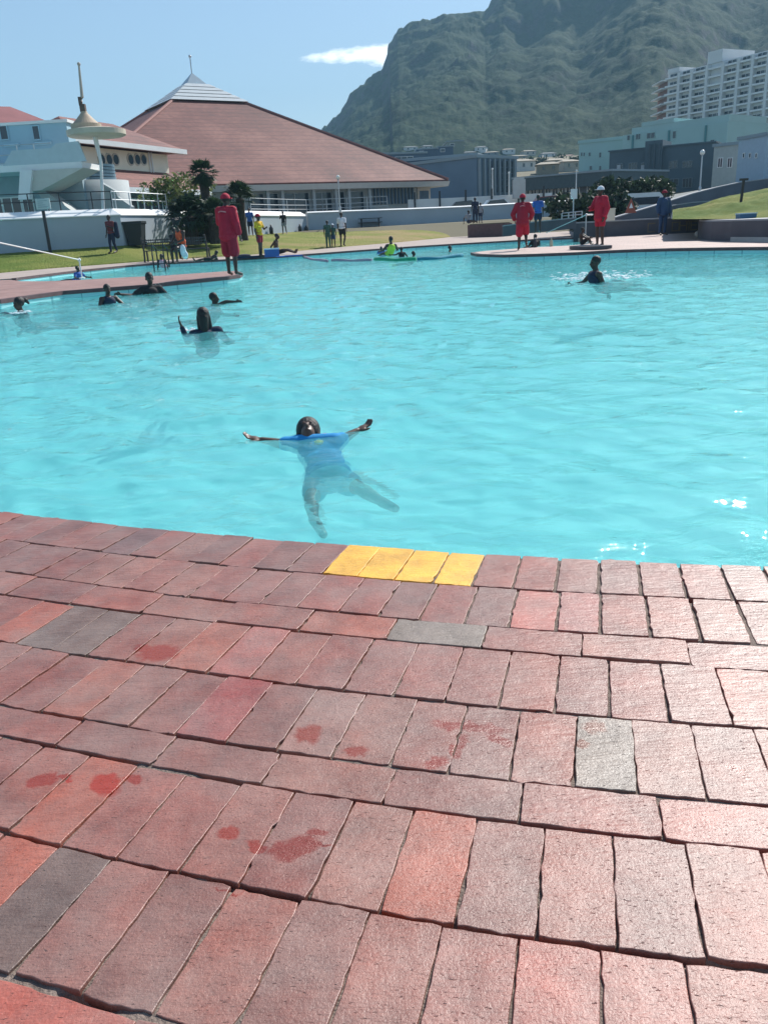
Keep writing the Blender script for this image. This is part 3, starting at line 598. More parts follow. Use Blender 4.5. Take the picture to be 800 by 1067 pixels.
# ---- white boundary wall, in the three differently lit sections it shows, as one thing
def wall_ribbon(mb, P, tops, bot, th, base_drop=.4):
    V = []; Fc = []
    for i, p in enumerate(P):
        a = P[max(i-1, 0)]; b = P[min(i+1, len(P)-1)]; d_ = (b-a)[:2]; d_ /= np.linalg.norm(d_); n_ = np.array([d_[1], -d_[0]])
        for o, z in ((0, bot[i]-base_drop), (0, tops[i]), (-th, tops[i]), (-th, bot[i]-base_drop)): V.append((p[0]+n_[0]*o, p[1]+n_[1]*o, z))
    for i in range(len(P)-1):
        for k in range(4): Fc.append((i*4+k, (i+1)*4+k, (i+1)*4+(k+1) % 4, i*4+(k+1) % 4))
    q = (len(P)-1)*4; Fc += [(3, 2, 1, 0), (q, q+1, q+2, q+3)]; mb.add(V, Fc)
def cap_ribbon(mb, P, tops, th, h, over=.06):
    V = []; Fc = []
    for i, p in enumerate(P):
        a = P[max(i-1, 0)]; b = P[min(i+1, len(P)-1)]; d_ = (b-a)[:2]; d_ /= np.linalg.norm(d_); n_ = np.array([d_[1], -d_[0]])
        for o, z in ((over, tops[i]+.003), (over, tops[i]+.05), (-th*.5, tops[i]+h), (-th-over, tops[i]+h), (-th-over, tops[i]+.003)): V.append((p[0]+n_[0]*o, p[1]+n_[1]*o, z))
    for i in range(len(P)-1):
        for k in range(5): Fc.append((i*5+k, (i+1)*5+k, (i+1)*5+(k+1) % 5, i*5+(k+1) % 5))
    q = (len(P)-1)*5; Fc += [(4, 3, 2, 1, 0), (q, q+1, q+2, q+3, q+4)]; mb.add(V, Fc)
WPX = list(range(-60, 601, 12))
def wall_section(pxs_, label, capz, th):
    P = [Wpt(p) for p in pxs_]; tops = [at(p, interp(WALLB, p, 3), Y=interp(WALLB, p, 2))[2]-capz for p in pxs_]
    r = empty('boundary_wall', P[len(P)//2]-np.array([0, 0, .3]), label, 'wall')
    mb = MB(); wall_ribbon(mb, P, tops, [p[2] for p in P], th); mb.build('wall', mat('shade_blue_boundary_wall', (.36, .42, .47), .8, .07, .5, .05), r)  # white wall; its blue shade is mixed into the base colour
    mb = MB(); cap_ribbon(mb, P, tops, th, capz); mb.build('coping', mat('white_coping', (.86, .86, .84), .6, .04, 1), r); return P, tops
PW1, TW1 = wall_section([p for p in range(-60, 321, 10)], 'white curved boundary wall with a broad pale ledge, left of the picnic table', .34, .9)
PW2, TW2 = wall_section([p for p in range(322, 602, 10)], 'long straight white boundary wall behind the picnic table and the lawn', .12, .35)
# railing on the ledge
def railing(P, name, label, h, m, skip=1, rails=(1.0, .55), group=None):
    r = empty(name, P[0], label, 'railing', group)
    for zf in rails:
        mb = MB(); mb.tube([np.array(p)+(0, 0, h*zf) for p in P], .025, 6); mb.build('rail', m, r)
    for p in P[::skip]:
        mb = MB(); mb.tube([p, np.array(p)+(0, 0, h)], .03, 6); mb.build('post', m, r)
    return r
def ledge(px, o=-.55):
    p = Wpt(px); t = at(px, interp(WALLB, px, 3), Y=interp(WALLB, px, 2))[2]; q = Wpt(px+3)-p; n = np.array([q[1], -q[0]]); n /= np.linalg.norm(n); return np.array([p[0]+n[0]*o, p[1]+n[1]*o, t-.02])
railing([ledge(p) for p in (-50, -25, 2, 37, 71, 104, 124)], 'railing', 'dark post railing on the wall ledge below the balcony building', .82, BLACKM)
railing([ledge(p) for p in (124.6, 138, 152, 166, 180, 188)], 'railing', 'pale metal railing on the wall ledge beside the round palms', .82, METAL)
# ---- pavilion with the great pyramid roof
Y1, Y2 = 60.5, 78.0; ZE = float(at(467, 187, Y=Y2)[2])
FL = np.array([at(75, 197, Y=Y1)[0], Y1]); FR = np.array([at(467, 187, Y=Y2)[0], Y2])
side = FR-FL; nb_ = np.array([-side[1], side[0]]); BL = FL+nb_; BR = FR+nb_; CC = (FL+BR)/2
pav = empty('pavilion', (CC[0], CC[1], 1.2), 'large pavilion with a brick red pyramid roof and grey glass lantern', 'pavilion')
zt_ = 13.4
def plan(s): return [CC+(q-CC)*s for q in (FL, FR, BR, BL)]
ks = .205
zt_ = ZE+(float(at(222, 105.5, Y=float((CC+(FL+FR-2*CC)/2*ks)[1]))[2])-ZE)
lo, hi = plan(1.0), plan(ks)
mb = MB(); V = [(*q, ZE) for q in lo]+[(*q, zt_) for q in hi]+[(*q, ZE-.12) for q in lo]
mb.add(V, [(0, 1, 5, 4), (1, 2, 6, 5), (2, 3, 7, 6), (3, 0, 4, 7), (8, 9, 1, 0), (9, 10, 2, 1), (10, 11, 3, 2), (11, 8, 0, 3)]); roof = mb.build('roof', ROOFM, pav)
mb = MB(); lo2 = plan(1.006); li = plan(.93)
mb.solid([(*q, ZE-.55) for q in plan(1.0)], [(*q, ZE-.125) for q in lo2]); mb.build('fascia', mat('pale_fascia', (.40, .39, .37), .7, .05), pav)
for i, (a, b) in enumerate(zip(lo, hi)):
    mb = MB(); mb.tube([(*a, ZE+.03), (*b, zt_+.03)], .13, 6); mb.build('hip_cap', mat('hip_cap_tiles', (.30, .14, .12), .8, .1), roof)
# lantern: broad louvred skirt, dark gap, steep glass cap and mast
ZA = zt_+1.75; s2 = .062
lz = MB(); sk = plan(ks*1.07); sk2 = plan(.078)
nl = 5
for k in range(nl):
    a, b = k/nl, (k+.82)/nl; f1 = ks*1.09*(1-a)+.062*a; f2 = ks*1.09*(1-b)+.062*b
    z1_, z2_ = zt_+.06+(ZA-zt_)*a, zt_+.06+(ZA-zt_)*b
    lz.solid([(*q, z1_) for q in plan(f1)], [(*q, z2_) for q in plan(f2)])
lz.build('louvred_skirt', mat('grey_louvres', (.50, .54, .55), .5, .06), pav)
zap = float(at(204, 75.5, Y=CC[1])[2])
mb = MB(); q4 = plan(.058); mb.add([(*q, ZA) for q in q4]+[(*CC, zap)], [(0, 1, 4), (1, 2, 4), (2, 3, 4), (3, 0, 4), (3, 2, 1, 0)]); mb.build('lantern_cap', mat('blue_grey_glass_cap', (.34, .42, .47), .35, .06), pav)
zsp = float(at(203, 58.5, Y=CC[1])[2]); mb = MB(); mb.tube([(*CC, zap-.1), (*CC, zsp)], .05, 6); mb.ball((*CC, zsp), .13); mb.build('mast', METAL, pav)
# walls under the eaves
GFR = mat('grey_pavilion_frame', (.30, .33, .34), .6, .05); wl = plan(.925); fF = Fac(wl[0], wl[1]); fR = Fac(wl[1], wl[2])
mb = MB(); mb.prism(wl, .9, ZE-.18); body = mb.build('wall', mat('pavilion_wall', (.34, .36, .35), .8, .08), pav)
f = fF
for pxa, pxb in ((258, 274), (277, 289), (292, 321), (325, 345), (347, 358), (361, 378)):
    ua, ub = f.u_at(pxa, 205), f.u_at(pxb, 205); window(f, pav, ua, ub, 2.2, ZE-.75, GFR, .03, 2 if ub-ua > 1.8 else 1, trans=1)
for px in (275.5, 290.5, 323, 346, 359.5, 381):
    u_ = f.u_at(px, 205); mb = MB(); f.box(mb, u_-.12, u_+.12, .5, .74, .9, ZE-.2); mb.build('column', GFR, pav)
for k in range(13):
    px = 386+k*3.6; u_ = f.u_at(px, 205); mb = MB(); f.box(mb, u_-.07, u_+.07, .02, .2, 2.9, ZE-.55); mb.build('louvre_slot', DARKBLUE, pav)
ua, ub = f.u_at(434, 200), f.len; mb = MB(); f.box(mb, ua, ub-.02, .03, .15, 2.3, ZE-.3); mb.build('screen_panel', mat('beige_screen', (.38, .34, .30), .8, .2, 6), pav)
for k in range(7):
    mb = MB(); u_ = ua+.3+k*(ub-ua-.6)/6; f.box(mb, u_-.1, u_+.1, .15, .17, 3.2, 3.9)
    mb.build('screen_opening', DARKBLUE, pav)
# terrace rail in front of the pavilion
P = [gpt(px, interp(WALLB, px, 3)+3, interp(WALLB, px, 2)+2.5) for px in (262, 280, 300, 320, 341, 362, 383, 404)]
for p in P: p[2] = 2.35
railing(P, 'railing', 'white terrace railing in front of the pavilion windows', 1.0, mat('grey_rail', (.36, .39, .41), .5, .05), 1, (1.0, .6, .3))
tb = MB(); tb.solid([(p[0], p[1], .9) for p in P]+[(p[0]-1, p[1]+9, .9) for p in P[::-1]], [(p[0], p[1], 2.34) for p in P]+[(p[0]-1, p[1]+9, 2.34) for p in P[::-1]])
tag(tb.build('terrace', CONC), kind='structure')
# globe lamp on post by the pavilion
def lamp_post(px, pyt, pyb, Y, label, hr=.12):
    b = gpt(px, pyb, Y); t = gpt(px, pyt, Y); b = np.array([b[0], Y, b[2]]); h = t[2]-b[2]
    r = empty('street_lamp', b, label, 'lamp'); mb = MB(); mb.lathe(b, [(.1, 0), (.1, .4), (.055, .5), (.045, h)], 10); mb.build('post', METAL, r)
    mb = MB(); mb.ball(b+(0, 0, h+hr*.7), hr); mb.build('globe', mat('lamp_globe', (.85, .82, .76), .2, .02), r, True)
    mb = MB(); mb.lathe(b+(0, 0, h-.06), [(.06, 0), (.11, .03), (.1, .1)], 10); mb.build('collar', METAL, r)
lamp_post(354.5, 186, 222, 66, 'slim lamp post with a pale globe in front of the pavilion eave', .15)
# ---- hall with oval windows
hall = empty('hall', (*gpt(134, 190, 56)[:2], 1), 'cream hall with oval windows between two strips of red roof', 'hall')
Af, Bf = gpt(70, 170, 52.3), gpt(176, 175, 62); f = Fac(Af, Bf)
zU = f.z_at(120, 155.5); zLo = f.z_at(120, 176.5)
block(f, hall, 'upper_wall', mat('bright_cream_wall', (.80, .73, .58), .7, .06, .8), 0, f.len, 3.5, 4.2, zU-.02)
mb = MB(); f.box(mb, -.4, f.len+1.0, .75, 1.0, zU+.0, zU+.3); mb.build('fascia', WHITE, hall)
mb = MB(); zr = zU+1.9
V = [f.p(-.4, .95, zU+.25), f.p(f.len+1.0, .95, zU+.25), f.p(f.len-2.6, -2.2, zr), f.p(2.6, -2.2, zr), f.p(f.len+1.0, -4.5, zU+.25), f.p(-.4, -4.5, zU+.25), f.p(-.4, .95, zU+.1), f.p(f.len+1, .95, zU+.1), f.p(f.len+1, -4.5, zU+.1), f.p(-.4, -4.5, zU+.1)]
mb.add(V, [(0, 1, 2, 3), (1, 4, 2), (4, 5, 3, 2), (5, 0, 3), (6, 7, 1, 0), (7, 8, 4, 1), (8, 9, 5, 4), (9, 6, 0, 5), (9, 8, 7, 6)]); mb.build('roof', ROOFM, hall)
zl = zLo-1.35
mb = MB(); V = [f.p(0, 0.02, zLo), f.p(f.len+.2, .02, zLo), f.p(f.len+.2, 3.0, zl), f.p(0, 3.0, zl), f.p(0, .02, zLo-.15), f.p(f.len+.2, .02, zLo-.15), f.p(f.len+.2, 3.0, zl-.12), f.p(0, 3.0, zl-.12)]
mb.add(V, [(0, 1, 2, 3)[::-1], (4, 5, 6, 7), (3, 2, 6, 7), (0, 3, 7, 4), (1, 2, 6, 5)]); mb.build('lean_to_roof', ROOFM, hall)
mb = MB(); f.box(mb, 0, f.len+.2, 3.0, 3.12, zl-.28, zl+.04); mb.build('gutter', WHITE, hall)
mb = MB(); f.box(mb, 0, f.len, 1.2, .02, 1, zl-.1); mb.build('lower_wall', mat('shaded_lower_wall', (.22, .24, .25), .8, .1), hall)  # dark grey puts the shade under the lean-to roof into the wall colour
for px in (120, 134, 149, 160): ua = f.u_at(px, 200); window(f, hall, ua-.9, ua+.5, 2.2, zl-.5, WHITE, 1.22, 2)
for px in (106, 113.5, 120.5, 136, 143, 149.5):
    ua = f.u_at(px, 166); zc = f.z_at(px, 166.3); V = []; n = 20
    def oval(rx, rz, o0, o1):
        m_ = MB(); Vv = [f.p(ua+rx*math.cos(2*PI*k/n), o0, zc+rz*math.sin(2*PI*k/n)) for k in range(n)]+[f.p(ua+rx*math.cos(2*PI*k/n), o1, zc+rz*math.sin(2*PI*k/n)) for k in range(n)]
        return m_.add(Vv, [tuple(range(n)), tuple(range(n, 2*n))[::-1]]+[(k, (k+1) % n, n+(k+1) % n, n+k) for k in range(n)])
    w_ = oval(.37, .38, -.02, .05).build('window', mat('oval_frame', (.5, .45, .37), .7, .05), hall); oval(.26, .29, .04, .07).build('pane', GLASS, w_)
for px in (155, 157.5): ua = f.u_at(px, 168); mb = MB(); mb.tube([f.p(ua, .1, zLo-.1), f.p(ua, .1, zU)], .05, 6); mb.build('downpipe', WHITE, hall)
# ---- balcony building on the left
Yb = 48
bb = empty('balcony_building', (*gpt(40, 200, Yb)[:2], 1), 'pale blue flat roofed building with a deep balcony and slanted struts', 'building')
f = Fac(gpt(-120, 140, 48.5), gpt(71, 140, 48)); zT = f.z_at(40, 129); zM = f.z_at(60, 156)
U = lambda px, py=145: f.u_at(px, py)
block(f, bb, 'upper_wall', PALEBLUE, 0, f.len, 1.0, zM-.5, zT)
mb = MB(); f.box(mb, -.1, f.len+.12, .1, -1.1, zT, zT+.14); mb.build('roof_coping', WHITE, bb)
for pa, pb in ((-52, -44), (-24, -16), (2.5, 9.5), (36.5, 42.5)): window(f, bb, U(pa), U(pb), f.z_at((pa+pb)/2, 145), f.z_at((pa+pb)/2, 131.5), PALEBLUE, .02, 1)
for pa, pb in ((4, 20), (37, 54)):
    mb = MB(); f.box(mb, U(pa), U(pb), 0, .12, zM+.28, zM+.42); mb.build('sill_band', mat('light_blue_trim', (.36, .56, .64), .7, .05), bb)
# balcony parapet (solid at right, open rail at left) projecting forward
o_b = 2.6; z0b = f.z_at(60, 172.5)-.15
mb = MB(); f.box(mb, 0, U(100), 0, o_b, z0b-.25, z0b+.05); mb.build('balcony_slab', WHITE, bb)
mb = MB()
ub0, ub1 = U(33), U(100)
V = [f.p(ub0-.6, o_b, z0b+.05), f.p(ub1+.25, o_b, z0b+.05), f.p(ub1, o_b, z0b+1.0), f.p(U(78), o_b, z0b+.95), f.p(U(72), o_b, z0b+.75), f.p(ub0, o_b, z0b+.75)]
Vb = [(p[0]-f.n[0]*.15, p[1]-f.n[1]*.15, p[2]) for p in V]
mb.solid(V, Vb); mb.build('balcony_parapet', mat('parapet_blue_white', (.44, .52, .55), .7, .05), bb)
for h_ in (.55, 1.0):
    mb = MB(); mb.tube([f.p(0, o_b-.05, z0b+h_), f.p(U(72), o_b-.05, z0b+h_)], .03, 6); mb.build('balcony_rail', METAL, bb)
for px in (-60, -36, -12, 10, 38, 55): mb = MB(); mb.tube([f.p(U(px), o_b-.05, z0b), f.p(U(px), o_b-.05, z0b+1.0)], .03, 6); mb.build('balcony_post', METAL, bb)
# wedge canopy underside and struts
mb = MB(); za = z0b-.25; V = [f.p(U(38), o_b+.1, za), f.p(ub1+.1, o_b+.1, za), f.p(U(56), o_b+.1, za-.95), f.p(U(38), o_b+.1, za-.95)]; Vb = [(p[0]-f.n[0]*2.4, p[1]-f.n[1]*2.4, p[2]) for p in V]
mb.solid(V, Vb); mb.build('slanted_bracket', mat('bracket_cream', (.5, .49, .44), .7, .06), bb)
for u0_, u1_, u2_, u3_, zz0, zz1 in ((U(33), U(40), U(44), U(52), za-1.0, za), ):
    mb = MB(); V = [f.p(u1_, o_b+.3, za+.02), f.p(u3_, o_b+.3, za+.02), f.p(u2_, o_b+.3, za-1.35), f.p(u0_, o_b+.3, za-1.35)]; mb.solid(V, [(p[0]-f.n[0]*.4, p[1]-f.n[1]*.4, p[2]) for p in V]); mb.build('strut', WHITE, bb)
mb = MB(); V = [f.p(U(42), 1.6, za-.9), f.p(U(50), 1.6, za-.9), f.p(U(86), 1.6, 2.2), f.p(U(58), 1.6, 2.2)]; mb.solid(V, [(p[0]-f.n[0]*1.2, p[1]-f.n[1]*1.2, p[2]) for p in V]); mb.build('buttress', mat('grey_white_buttress', (.42, .45, .45), .7, .06), bb)
block(f, bb, 'lower_wall', mat('lower_blue_wall', (.27, .36, .40), .7, .06), 0, U(79), 3, 1, z0b-.2)
for pa, pb in ((-70, -45), (-42, -22), (-18, 0), (2, 20), (23, 33), (48, 52), (54, 58)): window(f, bb, U(pa, 200), U(pb, 200), 2.3, za-1.1, WHITE, .03, 2 if pb-pa > 9 else 1)
STW = mat('stair_grey_white', (.36, .40, .41), .75, .08, .8)
# round stair tower with fins (part of the balcony building)
tc_ = gpt(98, 200, 50.5)
zf0, zf1 = float(at(98, 189, Y=50)[2]), float(at(98, 172, Y=50)[2])
mb = MB(); mb.lathe((tc_[0]-.2, tc_[1], 1.0), [(2.2, 0), (2.2, zf0-1), (0.05, zf0-1+.02)], 36); mb.build('stair_drum', STW, bb, True)
mb = MB(); 
for k in range(5): z_ = zf0+.05+k*(zf1-zf0)/5; mb.lathe((tc_[0]+.1, tc_[1]-.1, z_), [(.3, 0), (1.25, 0), (1.3, .13), (.3, .13)], 32)
mb.build('stair_fin', mat('fin_blue', (.2, .3, .36), .6, .05), bb)
mb = MB(); mb.lathe((tc_[0]+.1, tc_[1]-.1, zf0), [(.85, 0), (.85, zf1-zf0)], 24); mb.build('stair_core', DARKBLUE, bb)
mb = MB(); f2 = Fac(gpt(106, 195, 48.3), gpt(136, 206, 47.2))
V = [f2.p(0, 0, 1.5), f2.p(f2.len, 0, 1.5), f2.p(f2.len, 0, 2.75), f2.p(f2.len*.55, 0, 3.3), f2.p(f2.len*.5, 0, 3.6), f2.p(0, 0, 4.1)]; mb.solid(V, [(p[0]-f2.n[0]*.2, p[1]-f2.n[1]*.2, p[2]) for p in V]); mb.build('stair_parapet', STW, bb)
# red roof further left behind
rr_ = empty('red_roofed_house', (*gpt(10, 120, 62)[:2], 1), 'low red tiled roof rising behind the balcony building', 'house')
fr_ = Fac(gpt(-110, 140, 60), gpt(84, 140, 64)); mb = MB()
zk2 = lambda px, py: float(at(px, py, Y=68)[2])
zk = lambda px, py: float(at(px, py, Y=62)[2])
V = [fr_.p(0, 0, zk(0, 140)), fr_.p(fr_.len, 0, zk(76, 136)), fr_.p(fr_.len-2, -5, zk2(72, 126.5)), fr_.p(fr_.u_at(10, 115), -5, zk2(10, 113)), fr_.p(0, -5, zk2(10, 110)), fr_.p(0, -10, zk(0, 140)), fr_.p(fr_.len, -10, zk(76, 136))]
mb.add(V, [(0, 1, 2, 3, 4), (4, 3, 2, 6, 5), (1, 6, 2), (0, 4, 5), (0, 5, 6, 1)]); mb.build('roof', mat('dusky_red_roof', (.33, .13, .125), .8, .12, 1.0, .2, 9), rr_)
block(fr_, rr_, 'wall', WHITE, .5, fr_.len-.5, 9, 1, zk(0, 140)-.05)
# disc canopy with cone and mast
dy = 46.5; dc = gpt(101, 140, dy); zd = float(at(101, 142.5, Y=dy)[2])
ds = empty('canopy_tower', (dc[0], dc[1], 1), 'round cream disc canopy on a slim column with a cone roof and leaning mast', 'tower')
mb = MB(); mb.lathe((dc[0], dc[1], zd), [(.3, -.02), (1.35, .0), (1.47, .06), (1.47, .30), (1.1, .365), (.2, .375)], 40); mb.build('disc', mat('weathered_cream', (.50, .45, .36), .75, .15, 1.5), ds)
cc_ = gpt(90, 131, dy+.2); zc0 = zd+.372
mb = MB(); mb.lathe((cc_[0], cc_[1], zc0), [(.76, 0), (.76, .26), (.6, .27)], 28); mb.build('drum', CREAMD, ds)
mb = MB(); mb.lathe((cc_[0], cc_[1], zc0+.262), [(.68, 0), (.40, .28), (.18, .52), (.15, .60)], 28); mb.build('cone', mat('cone_tan', (.40, .31, .22), .7, .1), ds)
mb = MB(); mb.box((cc_[0]-.02, cc_[1], zc0+1.02), (.26, .26, .36)); mb.box((cc_[0]-.1, cc_[1], zc0+1.34), (.16, .16, .4)); mb.build('mast_foot', mat('rusty_brown', (.10, .065, .05), .7, .2), ds)
zm = float(at(81, 66, Y=dy)[2]); mb = MB(); mtop = gpt(81, 66, dy); mb.tube([(cc_[0]-.06, cc_[1], zc0+1.35), (mtop[0]*.45+cc_[0]*.55-.03, cc_[1], (zc0+zm)/2), (mtop[0], cc_[1], zm)], [.10, .085, .05], 8); mb.ball((mtop[0], cc_[1], zm), .09); mb.build('mast', mat('mast_tan', (.42, .36, .31), .6, .1), ds)
mb = MB(); pc = gpt(97, 172, dy); mb.tube([(dc[0]-.1, dy, zd), (dc[0]+.0, dy, zd-1.2), (pc[0], dy, 1.0)], [.13, .08, .08], 10); mb.build('column', WHITE, ds)
# ---- notice board, leaning pole, bin, tables etc on the left
def flat_board(px0, py0, px1, py1, Y, label, name, cat, m, post=None, rows_=3):
    a, b = gpt(px0, (py0+py1)/2, Y), gpt(px1, (py0+py1)/2, Y); z1_ = gpt(px0, py0, Y)[2]; z0_ = gpt(px0, py1, Y)[2]; f = Fac(a, b)
    r = empty(name, (*((a+b)/2)[:2], z0_ if post is None else post), label, cat); mb = MB(); f.box(mb, 0, f.len, 0, -.04, z0_, z1_); p = mb.build('board', m, r)
    if post is not None: mb = MB(); mb.tube([f.p(f.len/2, -.08, post), f.p(f.len/2, -.08, z1_)], .035, 6); mb.build('post', METAL, r)
    return r, f, z0_, z1_
nbr, nf, nz0, nz1 = flat_board(37.5, 207, 52.5, 218.5, 41.2, 'small white notice board fixed to the dark railing', 'notice_board', 'sign', mat('board_white', (.5, .6, .62), .6, .04))
for k in range(5):
    mb = MB(); nf.box(mb, .1, nf.len-.12-.1*(k % 3), .004, .012, nz0+.09+k*.09, nz0+.112+k*.09); mb.build('text_line', mat('faint_blue_print', (.2, .33, .38), .7, .03), nbr)
pb = lawn_at(53, 263.5); pt = gpt(45.2, 219.5, pb[1]); mb = MB(); mb.tube([pb-(0, 0, .3), (pb[0]*1.0, pb[1], pt[2])], .075, 10)
tag(mb.build('pole', BLACKM), 'dark bare pole standing on the lawn against the blue shaded wall', 'pole')
def bin_(px, py, h, label):
    p = lawn_at(px, py); r = empty('wheelie_bin', p, label, 'bin'); m = mat('dark_green_plastic', (.012, .02, .024), .5, .1)
    mb = MB(); s = h/1.05; a = [(-.27, -.3), (.27, -.3), (.27, .3), (-.27, .3)]; b = [(-.36, -.38), (.36, -.38), (.36, .38), (-.36, .38)]
    mb.solid([(p[0]+x*s, p[1]+y*s, p[2]+.08*s) for x, y in a], [(p[0]+x*s, p[1]+y*s, p[2]+.95*s) for x, y in b]); mb.build('bin_body', m, r)
    mb = MB(); mb.box((p[0]-.02, p[1], p[2]+1.0*s), (.82*s, .86*s, .09*s)); mb.tube([(p[0]-.4*s, p[1]+.4*s, p[2]+.95*s), (p[0]+.4*s, p[1]+.4*s, p[2]+.95*s)], .03, 6); mb.build('lid', m, r)
    for sx_ in (-1, 1): mb = MB(); mb.tube([(p[0]+sx_*.26*s, p[1]+.3*s, p[2]+.1*s), (p[0]+sx_*.34*s, p[1]+.3*s, p[2]+.1*s)], .1*s, 12); mb.build('wheel', BLACKM, r)
bin_(144, 258, 1.22, 'dark wheelie bin by the sunlit end of the white wall')
def picnic(px, py, w_, label):
    p = lawn_at(px, py); r = empty('picnic_table', p, label, 'picnic table'); X_, Y_, Z_ = p
    mb = MB(); 
    for k in range(5): mb.box((X_, Y_-.32+k*.16, Z_+.75), (w_, .145, .045))
    mb.build('tabletop', DWOOD, r)
    for s_ in (-1, 1): mb = MB(); mb.box((X_, Y_+s_*.72, Z_+.45), (w_, .26, .045)); mb.build('seat', DWOOD, r)
    for s_ in (-1, 1):
        x_ = X_+s_*w_*.36
        for q in (-1, 1): mb = MB(); mb.tube([(x_, Y_+q*.68, Z_), (x_, Y_+q*.22, Z_+.74)], .06, 6); mb.build('leg', DWOOD, r)
        mb = MB(); mb.box((x_+.05, Y_, Z_+.40), (.05, 1.6, .09)); mb.build('cross_bar', DWOOD, r)
    return p
pp = picnic(386, 238.6, 1.85, 'dark picnic table on a pale slab in front of the long white wall')
mb = MB(); mb.lathe((pp[0]-.1, pp[1]-.1, pp[2]-.02), [(1.9, 0), (1.9, .05), (.1, .055)], 26); tag(mb.build('concrete_slab', CONC), kind='structure')
pq = lawn_at(373.5, 237.2); mb = MB(); mb.box(pq+(0, 1.5, .45), (.9, .6, .9)); mb.box(pq+(0, 1.5, .94), (1.0, .7, .06)); tag(mb.build('equipment_box', mat('blue_grey_box', (.06, .09, .12), .6, .1)), 'dark lidded box beside the left end of the picnic table', 'box')
for px in (223+60, 313, 319.5):
    q = at(px, 243.5, Y=interp(WALLB, px, 2)-.5); g_ = Wpt(px); lab = {283: 'tallest dark bottle shaped bollard by the wall, left of the boy in black', 313: 'dark bollard by the white wall, left one of the close pair', 319.5: 'small dark bollard nearest the wall shadow edge'}[px]
    h_ = {283: .62, 313: .55, 319.5: .42}[px]; mb = MB(); mb.lathe((q[0], q[1], g_[2]), [(.13, 0), (.14, h_*.6), (.06, h_*.8), (.05, h_)], 12); tag(mb.build('bollard', BLACKM, None, True), lab, 'bollard', 'bollards along the white wall')
# ---- plants
def leaf_bush(name, c, rad, n, leaf, m, label, cat, parent=None, seed=1, group=None, lobes=7, gap=.0):
    r = np.random.default_rng(seed); c = np.array(c, float); rad = np.array(rad, float)
    lc = [np.array([0, 0, 0.])]+[r.normal(0, .42, 3)*(1, 1, .7) for _ in range(lobes)]
    V = np.zeros((n*4, 3)); k = 0
    while k < n:
        l = lc[r.integers(len(lc))]; d = r.normal(0, 1, 3); d /= np.linalg.norm(d); p = l+d*(.30+.32*r.random()**.4)*(1+.25*r.random())
        if p[2] < -.95 : continue
        a = r.normal(0, 1, 3); a /= np.linalg.norm(a); b = np.cross(a, r.normal(0, 1, 3)); b /= np.linalg.norm(b); s = leaf*(.6+.8*r.random())
        q = c+p*rad; V[k*4:k*4+4] = [q-a*s, q-b*s*.45, q+a*s, q+b*s*.45]; k += 1
    o = link(name, V, [(4*i, 4*i+1, 4*i+2, 4*i+3) for i in range(n)], m, parent)
    if label: tag(o, label, cat, group)
    return o
BUSHM = foliage('bush_leaves', (.03, .055, .018), (.20, .24, .07)); HEDM = foliage('hedge_leaves', (.006, .016, .01), (.035, .06, .03)); PALMM = foliage('palm_leaves', (.006, .02, .012), (.04, .075, .03))
q = gpt(177, 200, 49.5); rt = empty('shrub', (q[0], 49.5, 2.3), 'yellow green shrub showing above the white wall left of the palms', 'shrub')
leaf_bush('foliage', (q[0], 49.5, gpt(177, 196, 49.5)[2]), (1.25, 1.0, .95), 1500, .12, BUSHM, None, None, rt, 3)
mb = MB()
for k in range(4): mb.tube([(q[0], 49.5, 2.2), (q[0]+.35*math.cos(k*1.6), 49.5+.3*math.sin(k*1.6), 3.6)], [.07, .03], 6)
mb.build('stem', mat('bark', (.12, .09, .07), .9, .2, 8), rt)
def palm(px, py_crown, Y, zb, R, nf, label, trunk_r, seed, droop=.6, skirt=0):
    r = np.random.default_rng(seed); c = gpt(px, py_crown, Y); c = np.array([c[0], Y, c[2]])
    rt = empty('palm_tree', (c[0], Y, zb), label, 'palm tree', 'palms growing in front of the boundary wall')
    mb = MB(); H = c[2]-zb; mb.lathe((c[0], Y, zb-.2), [(trunk_r*1.2, 0), (trunk_r, H*.3), (trunk_r*.95, H*.7+.1), (trunk_r*1.1, H+.15), (.04, H+.3)], 12); mb.build('trunk', mat('palm_trunk', (.045, .038, .03), .95, .3, 9, .6, 20), rt)
    V = []; Fc = []
    for i in range(nf):
        az_ = r.uniform(0, 2*PI); el_ = math.radians(r.uniform(-55 if skirt else -25, 78)); d0 = np.array([math.cos(az_)*math.cos(el_), math.sin(az_)*math.cos(el_), math.sin(el_)])
        st = R*r.uniform(.42, .6); hub = c+d0*st-np.array([0, 0, droop*.08*R]); side_ = np.cross(d0, (0, 0, 1)); side_ /= np.linalg.norm(side_)+1e-9; up_ = np.cross(side_, d0)
        s_ = .018; n0 = len(V); V += [c-side_*s_, c+side_*s_, hub+side_*s_, hub-side_*s_]; Fc.append((n0, n0+1, n0+2, n0+3))
        nl_ = 15
        for k in range(nl_):
            a = math.radians(-95+190*k/(nl_-1)); dd = d0*math.cos(a)+side_*math.sin(a); ln = R*r.uniform(.42, .6)*(.75+.25*math.cos(a)); wv = np.cross(dd, up_); wv /= np.linalg.norm(wv)+1e-9; wdt = ln*.075
            m_ = hub+dd*ln*.55+up_*ln*.04; e_ = hub+dd*ln-np.array([0, 0, droop*ln*(.25+.25*r.random())]); n0 = len(V)
            V += [hub, m_-wv*wdt, e_, m_+wv*wdt]; Fc.append((n0, n0+1, n0+2, n0+3))
    cr = link('crown', V, Fc, PALMM, rt); return rt
gzp = float(lawn_at(208, 251)[2])
palm(211.5, 181, 47, 1.0, .9, 60, 'tall slim palm whose crown stands alone against the red roof', .26, 4, .5, 1)
